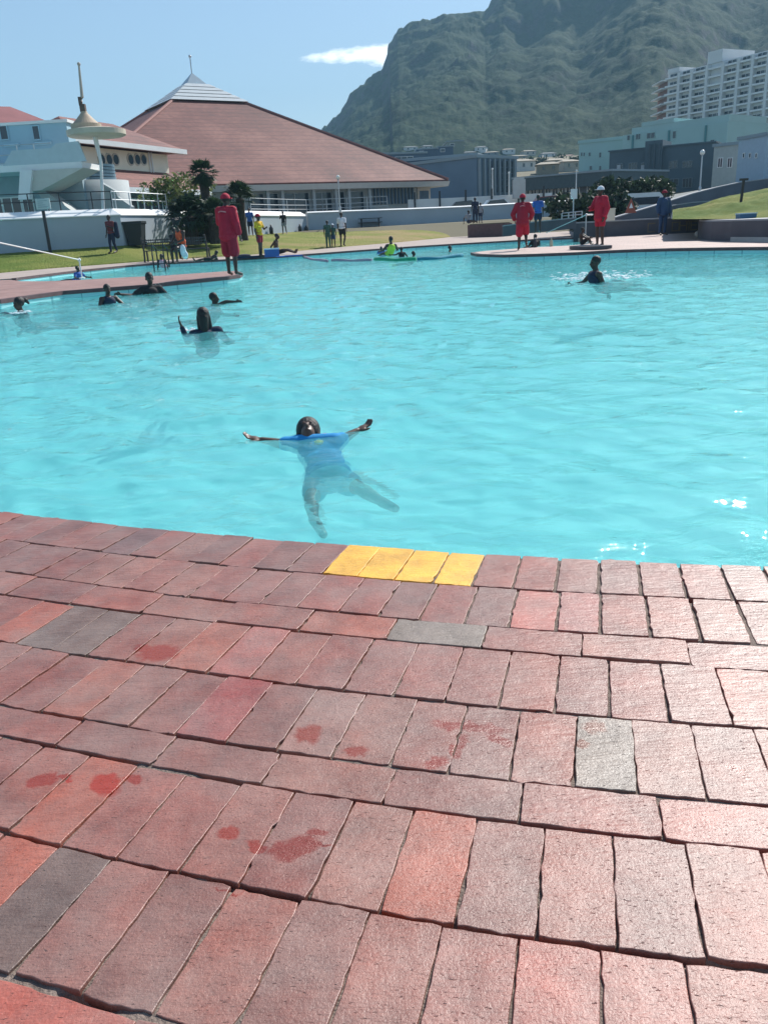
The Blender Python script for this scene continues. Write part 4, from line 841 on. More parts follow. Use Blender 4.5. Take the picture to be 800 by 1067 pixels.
palm(198, 226, 45.5, gzp, 1.45, 60, 'broad dark low palm directly behind the left lifeguard', .35, 5, .8)
palm(223, 226, 45.0, gzp, 1.25, 46, 'dark low palm between the lifeguard and the sunlit wall', .3, 12, .8)
palm(250, 207, 48.0, .9, 1.15, 40, 'dark palm right of the lifeguard with its crown above the wall top', .22, 6, .7)
q = lawn_at(212, 251); leaf_bush('ground_plant', (q[0]-.1, q[1]-.8, q[2]+.55), (2.2, 1.1, 1.0), 2600, .16, PALMM, 'dark tangle of strap leaves filling the foot of the palms', 'plant', None, 9)
# ---- right side: low walls, hedge, bank
LW = mat('dark_low_wall', (.085, .082, .095), .85, .15, 1.2, .1); LWC = mat('low_wall_coping', (.27, .28, .30), .7, .08)
f = Fac(gpt(597, 240, 41), gpt(727, 240, 39.5)); zt0 = float(f.z_at(640, 229.5))
lw = empty('low_wall', f.p(f.len/2, 0, .05), 'low dark wall with pale coping and faded ochre lettering behind the person in blue', 'wall')
mb = MB(); f.box(mb, 0, f.len, 0, -.4, -.3, zt0-.06); mb.build('wall', LW, lw)
mb = MB(); f.box(mb, -.03, f.len, .04, -.44, zt0-.058, zt0); mb.build('coping', LWC, lw)
# faded ochre letters, too worn to read: drawn as the strokes they show
OCH = mat('faded_ochre_paint', (.16, .125, .08), .9, .2, 12)
def strokes(px, kind):
    u_ = f.u_at(px, 240); z0_, z1_ = zt0-.62, zt0-.2; wd_ = .34; t = .05
    b = MB(); bx_ = lambda a, c, p, q_: f.box(b, u_+a, u_+c, .0, .008, p, q_)
    if kind in 'DOC': bx_(0, t, z0_, z1_); bx_(t, wd_, z1_-t, z1_); bx_(t, wd_, z0_, z0_+t)
    if kind in 'DO': bx_(wd_, wd_+t, z0_, z1_)
    if kind == 'N': bx_(0, t, z0_, z1_); bx_(wd_, wd_+t, z0_, z1_); bx_(t, wd_, (z0_+z1_)/2, (z0_+z1_)/2+t)
    if kind == 'E': bx_(0, t, z0_, z1_); bx_(t, wd_, z1_-t, z1_); bx_(t, wd_, z0_, z0_+t); bx_(t, wd_*.8, (z0_+z1_)/2, (z0_+z1_)/2+t)
    if kind == 'T': bx_(0, wd_, z1_-t, z1_); bx_(wd_/2-t/2, wd_/2+t/2, z0_, z1_-t)
    b.build('painted_letter', OCH, lw)
for px, k in ((674, 'C'), (699, 'D'), (706, 'N'), (713, 'T'), (718.5, 'E')): strokes(px, k)
# rounded planter wall at right
Pp = [at(px, py, .05)[:2] for px, py in ((733, 245), (727, 246.8), (726, 248.3), (730, 249.8), (740, 250.8), (760, 251.6), (800, 252.2), (860, 252.6))]
zp = float(at(760, 229.0, Y=at(760, 251.6, .05)[1])[2]); bk = [at(870, 238, .05)[:2], at(740, 241, .05)[:2]]
pl = empty('planter', (*Pp[4], .05), 'curved dark planter wall with a white edge holding up the grass bank', 'planter')
mb = MB(); mb.prism(Pp+bk, -.2, zp-.05); mb.build('wall', LW, pl)
mb = MB(); cpt = np.mean(Pp, 0); mb.prism([cpt+(np.array(p)-cpt)*1.0+np.array([0, -.04]) for p in Pp]+bk, zp-.048, zp); mb.build('coping', LWC, pl)
mb = MB(); mb.prism([np.array(p)+np.array([0, -.12]) for p in Pp]+bk, 0, .18); mb.build('plinth', CONC, pl)
# grass bank: rises away and to the right
bx = [700, 715, 730, 745, 760, 780, 800, 830, 870, 920]
lowp = [at(p, 228.2, Y=26.5+(800-p)*.035) for p in bx]; 
topy = {700: 222, 715: 217, 730: 213, 745: 208, 760: 204, 780: 200, 800: 196, 830: 192, 870: 188, 920: 184}
topp = [at(p, topy[p], Y=41.) for p in bx]
X = []; Y = []; Z = []
lx = np.interp(np.linspace(0, 1, 60), np.linspace(0, 1, len(bx)), range(len(bx)))
Lo = np.array([np.array([np.interp(i, range(len(bx)), [q[k] for q in lowp]) for k in range(3)]) for i in lx]); Tp = np.array([np.array([np.interp(i, range(len(bx)), [q[k] for q in topp]) for k in range(3)]) for i in lx])
tt = np.linspace(0, 1, 50)[:, None]
BX = Lo[None, :, 0]*(1-tt)+Tp[None, :, 0]*tt; BY = Lo[None, :, 1]*(1-tt)+Tp[None, :, 1]*tt; BZ = Lo[None, :, 2]*(1-tt)+Tp[None, :, 2]*tt+.12*np.sin(PI*tt)+(fbm(BX*1.2, BY*1.2, 4, 3)-.5)*.5*np.sin(PI*tt)**.5
tag(grid('grass_bank', BX, BY, BZ, lawnmat(10, 60)), kind='structure')
# two curved retaining walls climbing to the right
def ramp_wall(pts_, Y0_, Y1_, label, m, hpx):
    n = len(pts_); P = []; T = []; 
    for i, (px, pt, pb_) in enumerate(pts_):
        Y_ = Y0_+(Y1_-Y0_)*i/(n-1); a = at(px, pb_, Y=Y_); P.append(a); T.append(at(px, pt, Y=Y_)[2])
    r = empty('ramp_wall', P[n//2], label, 'wall'); mb = MB(); wall_ribbon(mb, P, T, [p[2] for p in P], .35, .5); mb.build('wall', m, r)
    mb = MB(); cap_ribbon(mb, P, T, .35, .03, .02); mb.build('coping', LWC, r)
RW = mat('ramp_wall_blue_grey', (.10, .115, .14), .85, .15, 1.0)
ramp_wall([(640, 227.5, 230), (660, 221.5, 229), (680, 215.5, 229), (700, 209, 222), (720, 202.5, 216), (745, 196, 210), (770, 190.5, 205), (800, 186.5, 200), (850, 181, 195)], 42, 48, 'upper curved retaining wall climbing right towards the pale blue block', RW, 8)
ramp_wall([(690, 217, 229), (705, 213.8, 229), (720, 211.5, 226), (740, 210.2, 221), (757, 210.5, 216)], 41.6, 42.4, 'lower curved retaining wall between the blue clothed person and the grass bank', RW, 8)
# infill ground between the ramps
mb = []
gX = []; gY = []; gZ = []
pxr = np.linspace(600, 900, 31)
for Y_, pyf in ((42.2, lambda p: np.interp(p, [600, 700, 760, 900], [233, 229, 216, 203])), (48.5, lambda p: np.interp(p, [600, 660, 720, 800, 900], [230, 226, 209, 190, 182])), (64., lambda p: np.interp(p, [600, 700, 800, 900], [222, 209, 186, 176])), (82., lambda p: np.interp(p, [600, 700, 800, 900], [207, 201, 184, 176])), (90., lambda p: np.interp(p, [600, 700, 800, 900], [209, 206, 200, 190]))):
    a = np.array([at(p, float(pyf(p)), Y=Y_) for p in pxr]); gX.append(a[:, 0]); gY.append(a[:, 1]); gZ.append(a[:, 2])
tag(grid('sloping_ground', np.array(gX), np.array(gY), np.array(gZ)-.15, mat('path_grey', (.17, .18, .17), .9, .2, .6)), kind='structure')
# hedge and bushes
def hedge(px0, px1, pyt, pyb, Y, n, label, seed):
    a, b = gpt(px0, pyb, Y), gpt(px1, pyb, Y); zt1 = gpt((px0+px1)/2, pyt, Y)[2]; zb1 = gpt((px0+px1)/2, pyb, Y)[2]-.5
    leaf_bush('hedge', ((a[0]+b[0])/2, Y, (zt1+zb1)/2), ((b[0]-a[0])/2/.95, 1.3, (zt1-zb1)/2/.95), n, .19, HEDM, label, 'hedge', None, seed, 'dark clipped hedges behind the low wall', 12)
hedge(580, 640, 203, 231, 46, 3800, 'dark hedge left of the right hand lifeguard, behind the white sign', 21)
hedge(613, 681, 190, 216, 54, 4600, 'tallest dark rounded hedge in front of the grey building', 22)
hedge(636, 662, 207, 226, 46, 1600, 'small rounded bush right of the right hand lifeguard', 23)
# white sign on a post, orange striped tripod sign
flat_board(594.2, 197, 601.2, 207.5, 44, 'blank white sign board on a post in front of the hedge', 'sign_board', 'sign', WHITE, 0.6)
q = gpt(657, 216, 41); mb = MB(); zq = gpt(657, 222, 41)[2]
cn = empty('warning_sign', (q[0], 41, zq), 'small red triangular sign on the ground behind the low wall', 'sign')
mb.solid([(q[0]-.27, 41, zq), (q[0]+.27, 41, zq), (q[0], 41, zq+.66)], [(q[0]-.27, 41.05, zq), (q[0]+.27, 41.05, zq), (q[0], 41.05, zq+.66)]); mb.build('board', mat('dull_red', (.30, .08, .05), .6, .1), cn)
mb = MB(); mb.solid([(q[0]-.09, 40.98, zq+.22), (q[0]+.09, 40.98, zq+.22), (q[0], 40.98, zq+.46)], [(q[0]-.09, 40.995, zq+.22), (q[0]+.09, 40.995, zq+.22), (q[0], 40.995, zq+.46)]); mb.build('pale_triangle', WHITE, cn)
q = gpt(635.5, 224, 40); mb = MB(); mb.box((q[0], 40, q[2]), (.36, .3, .5)); mb.box((q[0], 40, q[2]+.27), (.4, .34, .05)); tag(mb.build('meter_box', CREAM), 'small cream box behind the low wall next to the right lifeguard', 'box')
q0 = at(768, 228.9, Y=27.5); q = (q0+at(785, 228.9, Y=27.5))/2; wb = (at(785, 225, Y=27.5)-at(768, 225, Y=27.5))[0]; hb = at(776, 222, Y=27.5)[2]-q[2]
r = empty('cool_box', q, 'blue cool box with a pale lid standing on the planter edge', 'cool box'); mb = MB(); mb.box(q+(0, 0, hb*.42), (wb, .34, hb*.84)); mb.build('box', mat('box_blue', (.04, .13, .24), .4, .05), r); mb = MB(); mb.box(q+(0, 0, hb*.93), (wb+.03, .38, hb*.15)); mb.build('lid', mat('lid_pale_blue', (.35, .5, .6), .4, .05), r)
q = at(770, 217, Y=33); t_q = at(774.5, 187, Y=33); mb = MB(); mb.tube([q-(0, 0, .4), (t_q[0], 33, t_q[2])], .055, 8); mb.box((t_q[0], 33, t_q[2]), (.3, .12, .08)); tag(mb.build('post', mat('brown_post', (.06, .05, .05), .8, .2)), 'dark leaning post on the grass bank above the blue cool box', 'post')
q = at(726.5, 247.5, .05); r = empty('bag', q, 'crumpled white and grey bag on the deck against the planter corner', 'bag')
mb = MB(); mb.ball(q+(0, -.1, .13), (.17, .14, .13)); mb.ball(q+(.08, -.12, .22), (.12, .1, .12)); mb.build('bag_body', mat('dirty_white_cloth', (.5, .48, .44), .8, .3, 9), r, True)
mb = MB(); mb.tube([q+(-.1, -.12, .2), q+(-.08, -.12, .4), q+(.1, -.12, .42), q+(.14, -.12, .24)], .02, 6); mb.build('handle', BLACKM, r)
q = at(707, 222.5, Y=37); mb = MB(); mb.box(q, (.34, .05, .07), 0.2, .5); mb.box(q+(.1, 0, .05), (.22, .05, .05), -.3, .5); tag(mb.build('paper_scrap', WHITE), 'scrap of white paper on the lower ramp wall', 'litter')
# ---- buildings behind
def house(px0, px1, pyt, pyb, Y0, Y1, depth, m, name, label, cat='building', wins=(), top=None, fm=WHITE, extra=None, coping=.2):
    f = Fac(gpt(px0, (pyt+pyb)/2, Y0), gpt(px1, (pyt+pyb)/2, Y1)); zt1 = f.z_at((px0+px1)/2, pyt); mid_ = (gpt(px0, pyb, Y0)+gpt(px1, pyb, Y1))/2; zb1 = min(float(gz(0, Y0)), gpt(px0, pyb, Y0)[2])-1.5
    r = empty(name, (mid_[0], mid_[1], zb1), label, cat); block(f, r, 'wall', m, 0, f.len, depth, zb1, zt1)
    if coping: mb = MB(); f.box(mb, -.15, f.len+.15, .15, -depth-.15, zt1, zt1+coping); mb.build('roof', top or m, r)
    for (a, b, c, d_, mu) in wins: 
        pm = (c+d_)/2; window(f, r, f.u_at(a, pm), f.u_at(b, pm), f.z_at((a+b)/2, d_), f.z_at((a+b)/2, c), fm, .03, mu)
    return r, f, zt1, zb1
# modern slate blue office blocks
LT = mat('pale_edge', (.24, .30, .33), .5, .05)
house(392, 445, 160.5, 200, 150, 152, 12, DARKBLUE, 'office_block', 'rear dark flat roofed block just right of the pavilion roof', wins=[(412, 430, 163.5, 168, 3)], top=LT, coping=.3)
r, f, z1_, z0_ = house(405, 497, 166, 206, 116, 112, 14, DARKBLUE, 'office_block', 'long slate blue office block with two bands of windows', top=LT, coping=.35)
for (c, d_) in ((178, 188.5), (191, 200)):
    for k in range(5): a = 447+k*9.6; window(f, r, f.u_at(a, c), f.u_at(a+8.2, c), f.z_at(a, d_), f.z_at(a, c), SLATE2, .03, 3)
for py_ in (175.5, 190): mb = MB(); zz_ = f.z_at(470, py_); f.box(mb, f.u_at(440, py_), f.len, .03, .5, zz_-.12, zz_+.12); mb.build('floor_band', LT, r)
r, f, z1_, z0_ = house(496.5, 538, 165, 207, 106, 112, 14, SLATE2, 'office_block', 'blue grey glazed office block with pale vertical fins and two flagpoles before it', top=LT, coping=.35)
for k in range(6): a = 508+k*4.6; window(f, r, f.u_at(a, 185), f.u_at(a+3.6, 185), f.z_at(a, 200), f.z_at(a, 168), DARKBLUE, .03, 1, trans=4)
for k in range(8): u_ = f.u_at(498+k*5.2, 185); mb = MB(); f.box(mb, u_-.1, u_+.1, .04, .35, z0_+1, z1_-.1); mb.build('fin', LT, r)
for i, (pa, pb, pt, pbt, Y_, m, lab) in enumerate(((434, 456, 155.5, 163, 155, DARKBLUE, 'dark rooftop store between two pale roof edges'), (466, 483, 147.5, 158, 175, mat('dull_green_house', (.22, .26, .22), .8, .1), 'dull green flat roofed house above the slate office'), (456, 472, 153, 161, 165, DARKBLUE, 'dark box shaped house below the dull green house'))):
    house(pa, pb, pt, pbt+3, Y_, Y_, 8, m, 'house', lab, 'house', wins=[(pa+3, pa+7, pt+2.2, pt+5, 1)], top=LT)
# low long building
r, f, z1_, z0_ = house(540, 637, 184.5, 212, 92, 84, 10, mat('dark_brown_wall', (.11, .105, .11), .8, .1), 'long_building', 'long low dark building with a row of windows under a sloping pale roof edge', wins=[(546+k*7.4, 551.5+k*7.4, 193, 203, 2) for k in range(8)]+[(612, 617, 190, 200, 1), (619, 624, 190, 200, 1)], coping=0)  # the wall has one plain dark colour
mb = MB(); za_, zb_ = f.z_at(541, 186.5), f.z_at(637, 178.5); V = [f.p(-.3, .6, za_-1.2), f.p(f.len+.3, .6, zb_-1.2), f.p(f.len+.3, .6, zb_), f.p(-.3, .6, za_)]; mb.solid(V, [(p[0]-f.n[0]*11, p[1]-f.n[1]*11, p[2]) for p in V]); rf = mb.build('roof', mat('slate_roof_band', (.07, .10, .11), .8, .1), r)
mb = MB(); V = [f.p(-.4, .7, za_), f.p(f.len+.4, .7, zb_), f.p(f.len+.4, .7, zb_+.18), f.p(-.4, .7, za_+.18)]; mb.solid(V, [(p[0]-f.n[0]*11.2, p[1]-f.n[1]*11.2, p[2]) for p in V]); mb.build('roof_edge', LT, rf)
# teal apartment block
r, f, z1_, z0_ = house(602.5, 650, 147.5, 200, 150, 146, 14, TEAL, 'teal_block', 'teal rendered block in two heights behind the dark grey building', wins=[(605, 606.5, 159, 162.5, 1), (607.5, 609, 159, 162.5, 1), (613, 615, 159, 162.5, 1), (624, 626, 159, 164, 1), (624, 626, 173, 178, 1), (614, 616.5, 173, 177, 1)], coping=.5, fm=TEAL)
f = Fac(gpt(648, 150, 142), gpt(756, 150, 128)); zz_ = f.z_at(690, 126.5)
block(f, r, 'tall_wing', TEAL, 0, f.len, 12, 4, zz_-1.2)
mb = MB(); f.box(mb, f.u_at(657, 130), f.len, -.3, -11, zz_-1.19, zz_-.3); f.box(mb, f.u_at(667, 130), f.u_at(700, 130), -.25, -10, zz_-.29, zz_+.3); mb.build('stepped_parapet', mat('teal_light', (.38, .54, .52), .8, .06, .3), r)
for a, b, c, d_ in ((653.5, 656, 141.5, 146), (662.5, 667, 140, 145.5), (674, 682, 139, 144.5), (701, 704, 137, 144), (712, 716, 150, 158), (724, 728, 150, 158), (740, 744, 146, 155)): window(f, r, f.u_at(a, c), f.u_at(b, c), f.z_at(a, d_), f.z_at(a, c), TEAL, .03, 2 if b-a > 4 else 1)
for px in (659.5, 697, 735): mb = MB(); u_ = f.u_at(px, 140); f.box(mb, u_-.12, u_+.12, .02, .25, 4, zz_-1.4); mb.build('pilaster', mat('teal_dark', (.10, .27, .28), .8, .06), r)
# dark grey art deco building
r, f, z1_, z0_ = house(634, 742, 153.5, 205, 104, 98, 16, GREYB, 'grey_building', 'dark grey two storey building with a raised centre in front of the teal block', wins=[(642.5, 648, 171, 181, 2), (655, 663, 170, 180, 3), (668, 672, 170, 180, 1), (697, 705, 168, 175, 2), (711, 720, 168, 174, 3), (711, 720, 186, 195, 3), (692, 706, 187, 193, 3), (650, 660, 190, 198, 2)], coping=.15, fm=mat('grey_window_frame', (.16, .2, .22), .6, .05))
mb = MB(); f.box(mb, f.u_at(673, 150), f.u_at(691, 150), .5, -4, z0_, z1_+.75); mb.build('centre_bay', GREYB, r)
for px in (677, 682, 687): mb = MB(); u_ = f.u_at(px, 170); f.box(mb, u_-.1, u_+.1, .5, .66, z0_+4, z1_+.4); mb.build('pilaster', mat('grey_pilaster', (.075, .105, .125), .8, .1), r)
for pa in (644, 669): mb = MB(); u_ = f.u_at(pa, 176); f.box(mb, u_-.15, u_+.25, .08, .12, f.z_at(pa, 181), f.z_at(pa, 172)); mb.build('curtain', mat('pale_curtain', (.42, .46, .48), .8, .1), r)
# white hotel tower
HT = mat('hotel_white', (.62, .64, .64), .7, .05, .2); HTB = mat('hotel_brick', (.26, .15, .13), .8, .1)
f = Fac(gpt(694, 110, 176), gpt(830, 110, 150)); ht = empty('apartment_tower', (*f.p(f.len/2, 0, 0)[:2], 10), 'tall white apartment tower with rows of balconies right of the mountain', 'apartment block')
zt1 = f.z_at(700, 76.5); zb1 = f.z_at(700, 146)-6; block(f, ht, 'wall', HT, 0, f.len, 14, zb1-4, zt1)
mb = MB(); f.box(mb, f.u_at(737, 75), f.u_at(752, 75), .3, -8, zt1, zt1+2.0); f.box(mb, f.u_at(696, 75), f.u_at(708, 75), .2, -8, zt1, zt1+.8); mb.build('lift_house', HT, ht)
nf_ = 8; fh = (zt1-f.z_at(700, 141))/nf_
bays = [(696.5, 707), (709.5, 720), (722.5, 735), (738.5, 751), (755, 767), (770, 781), (785, 797), (801, 813)]
for k in range(nf_):
    z0_ = zt1-fh*(k+1)+.25*fh
    for j, (pa, pb) in enumerate(bays):
        if pa > 738 and pa < 752 and k in (0, 1, 2): continue
        window(f, ht, f.u_at(pa, 110), f.u_at(pb, 110), z0_+.25*fh, z0_+.62*fh, HT, .03, 3)
    mb = MB(); f.box(mb, .0, f.len, .0, .8, z0_-.02*fh, z0_+.2*fh); mb.build('balcony', mat('balcony_white', (.70, .72, .72), .7, .04), ht)
for px in (708.3, 721.3, 736.6, 753, 768.5, 783, 799): mb = MB(); u_ = f.u_at(px, 110); f.box(mb, u_-.3, u_+.3, .02, .9, zb1, zt1-.3); mb.build('dividing_wall', HT, ht)
fs = Fac(gpt(684.5, 110, 182), f.p(0, 0, 0)); 
block(fs, ht, 'side_wall', HTB, 0, fs.len, 6, zb1, zt1-.8)
for k in range(nf_): mb = MB(); z0_ = zt1-fh*(k+1)+.25*fh; fs.box(mb, -.5, fs.len, -.2, 1.2, z0_-.1*fh, z0_+.08*fh); mb.build('side_balcony', HT, ht)
# pale blue block at right edge
r, f, z1_, z0_ = house(767.5, 796, 144, 192, 88, 84, 10, mat('powder_blue_render', (.38, .48, .56), .8, .06), 'blue_block', 'plain powder blue block at the right edge below the white tower', wins=[(774, 775.5, 160, 164, 1), (780.5, 782, 160, 164, 1), (787, 788.5, 160, 164, 1)], top=LT, coping=.3)
house(742, 770, 152, 196, 92, 90, 8, mat('pale_stone', (.40, .43, .41), .8, .08), 'stone_house', 'pale stone fronted house between the grey building and the powder blue block', wins=[(748, 752, 165, 174, 2), (758, 762, 165, 174, 2)], coping=.3, top=LT)
house(797, 840, 176, 200, 100, 100, 8, DARKBLUE, 'dark_house', 'dark house cut by the right edge beside the powder blue block', wins=[(798, 801, 180, 184, 1)], coping=.3)
lamp_post(728.3, 161, 202, 60, 'tall street lamp in front of the dark grey building', .17)
for px, pt_, lab in ((513, 176, 'left white flagpole before the glazed office block'), (530, 180, 'right white flagpole before the glazed office block'), (599.5, 178, 'slim white pole in front of the long low building')):
    b = gpt(px, 209, 80 if px < 590 else 78); t = gpt(px, pt_, b[1]); mb = MB(); mb.tube([b, (b[0], b[1], t[2])], [.06, .035], 8); mb.ball((b[0], b[1], t[2]), .09); tag(mb.build('flagpole', WHITE), lab, 'pole', 'white poles before the office blocks')
# white parapets and cars behind the long wall
P = [gpt(px, py, 76) for px, py in ((425, 212), (470, 210), (520, 207.5), (575, 204.5))]
r = empty('parapet', P[1], 'white low parapet with dark posts running behind the long white wall', 'wall'); mb = MB(); wall_ribbon(mb, P, [gpt(px, py, 76)[2] for px, py in ((425, 208), (470, 206.2), (520, 203.5), (575, 200.8))], [p[2] for p in P], .2, 2.0); mb.build('wall', WHITE, r)
for px in (432, 458, 485, 512, 540, 566): p = gpt(px, interp([(425, 209), (575, 202)], px, 1), 75.7); mb = MB(); mb.box(p, (.16, .1, 1.3)); mb.build('post', BLACKM, r)
def car(px, py, Y, m, label, L_=3.4):
    c = gpt(px, py, Y); zr = c[2]-1.62; r = empty('parked_car', (c[0], Y, zr), label, 'car', 'cars parked behind the long white wall')
    prof = [(-2.05, .35), (-2.0, .75), (-1.5, .86), (-.95, 1.36), (.55, 1.42), (1.15, .95), (1.95, .8), (2.05, .4)]; s = L_/4.1
    a = [(c[0]+x*s, Y-.8, zr+z) for x, z in prof]; b = [(c[0]+x*s, Y+.8, zr+z) for x, z in prof]; mb = MB(); mb.solid(a, b); mb.build('body', m, r)
    wprof = [(-1.3, .9), (-.88, 1.29), (.5, 1.34), (.98, .93)]; mb = MB(); mb.solid([(c[0]+x*s, Y-.815, zr+z) for x, z in wprof], [(c[0]+x*s, Y+.815, zr+z) for x, z in wprof]); mb.build('side_window', GLASS, r)
    for x in (-1.25, 1.25):
        for y in (-.72, .72): mb = MB(); mb.tube([(c[0]+x*s, Y+y-.1, zr+.32), (c[0]+x*s, Y+y+.1, zr+.32)], .32, 14); w_ = mb.build('wheel', BLACKM, r); mb = MB(); mb.tube([(c[0]+x*s, Y+y-.11, zr+.32), (c[0]+x*s, Y+y+.11, zr+.32)], .18, 10); mb.build('rim', METAL, w_)
car(484, 206.5, 71, mat('car_dark', (.04, .05, .06), .3, .03), 'dark car parked behind the long wall nearest its middle')
car(518, 204.3, 71.5, mat('car_white', (.6, .62, .64), .3, .03), 'white car parked behind the wall below the flagpoles')
car(570, 201.5, 71, mat('car_red', (.16, .03, .03), .3, .03), 'dull red car roof right of the middle lifeguard')
q = gpt(540.3, 197, 75); mb = MB(); mb.box(q, (1.0, .8, 1.5)); mb.box(q+(0, 0, .8), (.8, .7, .25)); tag(mb.build('kiosk', mat('kiosk_grey', (.5, .5, .48), .7, .08)), 'small pale kiosk rising directly behind the middle lifeguard', 'kiosk')
q = gpt(683, 200.5, 52); car_t = empty('parked_van', (q[0]-1.0, 52, q[2]-1.5), 'white van partly hidden by the person in blue', 'van'); mb = MB()
prof = [(-2.0, .3), (-2.0, .9), (-1.6, 1.5), (1.2, 1.5), (1.9, .9), (2.0, .3)]; mb.solid([(q[0]-1.0+x*.8, 51.2, q[2]-1.5+z) for x, z in prof], [(q[0]-1.0+x*.8, 52.8, q[2]-1.5+z) for x, z in prof]); mb.build('body', WHITE, car_t); mb = MB(); mb.box((q[0]-1.0, 51.18, q[2]-.45), (1.9, .03, .4)); mb.build('side_window', GLASS, car_t)
for x in (-1, 1): mb = MB(); mb.tube([(q[0]-1+x, 51.15, q[2]-1.2), (q[0]-1+x, 51.45, q[2]-1.2)], .3, 12); mb.build('wheel', BLACKM, car_t)
# small hillside houses
HC = [mat('hs_cream', (.45, .42, .36), .8, .08), mat('hs_white', (.62, .62, .6), .8, .06), mat('hs_grey', (.22, .24, .26), .8, .1), mat('hs_sand', (.32, .27, .20), .8, .1)]
HR = [mat('hr_tan', (.30, .26, .20), .8, .15), mat('hr_grey', (.16, .17, .18), .8, .15), mat('hr_red', (.24, .13, .10), .8, .15)]
spots = [(490, 158, 7, 0, 1), (500, 154, 6, 1, 1), (512, 158, 8, 2, 0), (521, 165, 9, 0, 0), (530, 156, 7, 1, 0), (541, 162, 10, 3, 0), (552, 158, 7, 0, 0), (560, 167, 11, 3, 0), (572, 160, 8, 1, 1), (580, 169, 11, 0, 0), (590, 162, 8, 3, 2), (596, 173, 10, 0, 0), (549, 173, 10, 1, 0), (570, 176, 12, 3, 0), (478, 152, 6, 2, 1), (428, 153, 8, 1, 1), (446, 151, 6, 0, 1)]
col_ = ['cream', 'white', 'grey', 'sand coloured']; pos_ = ['a tan', 'a grey', 'a reddish']
nbh = ['at the right end of the slate office roof', 'topmost over the glazed office', 'low behind the glazed office', 'beside the bare slope over the long building', 'small and high near the bare slope', 'in the middle of the bare slope', 'topmost on the bare slope', 'wide one halfway down the bare slope', 'near the scrub edge left of the teal block', 'broad one left of the teal block', 'closest to the top corner of the teal block', 'lowest beside the teal block wall', 'at the foot of the slope over the long roof', 'widest just above the long roof', 'above the dull green house', 'above the rear dark block', 'between the rear dark block and the dull green house']
for i, (px, py, wpx, ci, ri) in enumerate(spots):
    d_ = ray(px, py+4); Yh = 200.
    for Yt in np.arange(150, 420, 2.0):
        p = at(px, py+4, Y=Yt); g_ = float(gz(0, Yt)) if Yt < 215 else float(mtn_h(p[0], Yt)); Yh = Yt
        if p[2] <= g_+.3: break
    p = at(px, py+4, Y=Yh); W_ = 1.7*wpx*Yh/850; h_ = 1.1+rng.random()*.7; f = Fac((p[0]-W_/2, Yh), (p[0]+W_/2, Yh+rng.normal(0, .8)))
    r = empty('hillside_house', (p[0], Yh, p[2]-1), '%s house, %s roof, %s' % (col_[ci], pos_[ri], nbh[i]), 'house', 'houses on the hillside')
    block(f, r, 'wall', HC[ci], 0, f.len, 6, p[2]-4, p[2]+h_); mb = MB(); rz = .55
    mb.add([f.p(-.3, .4, p[2]+h_+.01), f.p(f.len+.3, .4, p[2]+h_+.01), f.p(f.len+.3, -6.4, p[2]+h_+.01), f.p(-.3, -6.4, p[2]+h_+.01), f.p(f.len*.2, -3, p[2]+h_+rz), f.p(f.len*.8, -3, p[2]+h_+rz)], [(3, 2, 1, 0), (0, 1, 5, 4), (1, 2, 5), (2, 3, 4, 5), (3, 0, 4)]); mb.build('roof', HR[ri], r)
    for k in range(2): uu_ = f.len*(.25+.45*k); window(f, r, uu_, uu_+f.len*.12, p[2]+h_*.35, p[2]+h_*.75, HC[ci], .03)
# hillside trees
for i, (px, py, rr_p) in enumerate(((505, 163, 5), (516, 153, 6), (535, 166, 5), (547, 154, 6), (565, 154, 7), (585, 156, 7), (600, 158, 6), (598, 150, 6), (474, 156, 4), (622, 141, 6), (640, 136, 7), (612, 146, 6))):
    Yt = 230 if px < 600 else 200; p = at(px, py+3, Y=Yt); R_t = rr_p*Yt/850; gt_ = float(gz(0, Yt)) if Yt < 215 else float(mtn_h(p[0], Yt)); p[2] = gt_+R_t*.55
    r = empty('tree', (p[0], Yt, p[2]-R_t*2), 'small dark rounded tree growing among the hillside houses', 'tree', 'trees among the hillside houses')
    leaf_bush('crown', p, (R_t, R_t, R_t*.8), 260, .42, HEDM, None, None, r, 60+i, None, 5); mb = MB(); mb.tube([(p[0], Yt, p[2]-R_t*3.0), (p[0], Yt, p[2])], [.3, .15], 6); mb.build('trunk', mat('bark', (.12, .09, .07)), r)
#@@PART3
# ================================================================== PEOPLE
SKIN = [mat('dark_skin', (.045, .024, .016), .45, .08, 6), mat('brown_skin', (.10, .052, .035), .45, .08, 6)]
HAIR = mat('black_hair', (.008, .007, .007), .6, .3, 30, .5, 60)
def cloth(name, col): return mat('cloth_'+name, col, .85, .12, 7, .35, 14)
RED = cloth('red', (.40, .010, .035)); RED2 = cloth('dark_red', (.29, .010, .03)); YELL = cloth('yellow', (.70, .40, .02)); BLUE = cloth('blue', (.03, .10, .36)); NAVY = cloth('navy', (.012, .02, .05)); BLK = cloth('black', (.012, .013, .016)); WHT = cloth('white', (.66, .68, .72)); ORG = cloth('orange', (.65, .09, .03)); PINK = cloth('pink', (.62, .34, .42)); LIME = cloth('lime', (.42, .60, .06)); GRN = cloth('green', (.03, .09, .07)); GRY = cloth('grey', (.25, .27, .3)); DBLU = cloth('denim', (.03, .065, .14)); AQUA = cloth('aqua', (.01, .26, .58)); CYAN = cloth('pale_aqua', (.10, .50, .66))
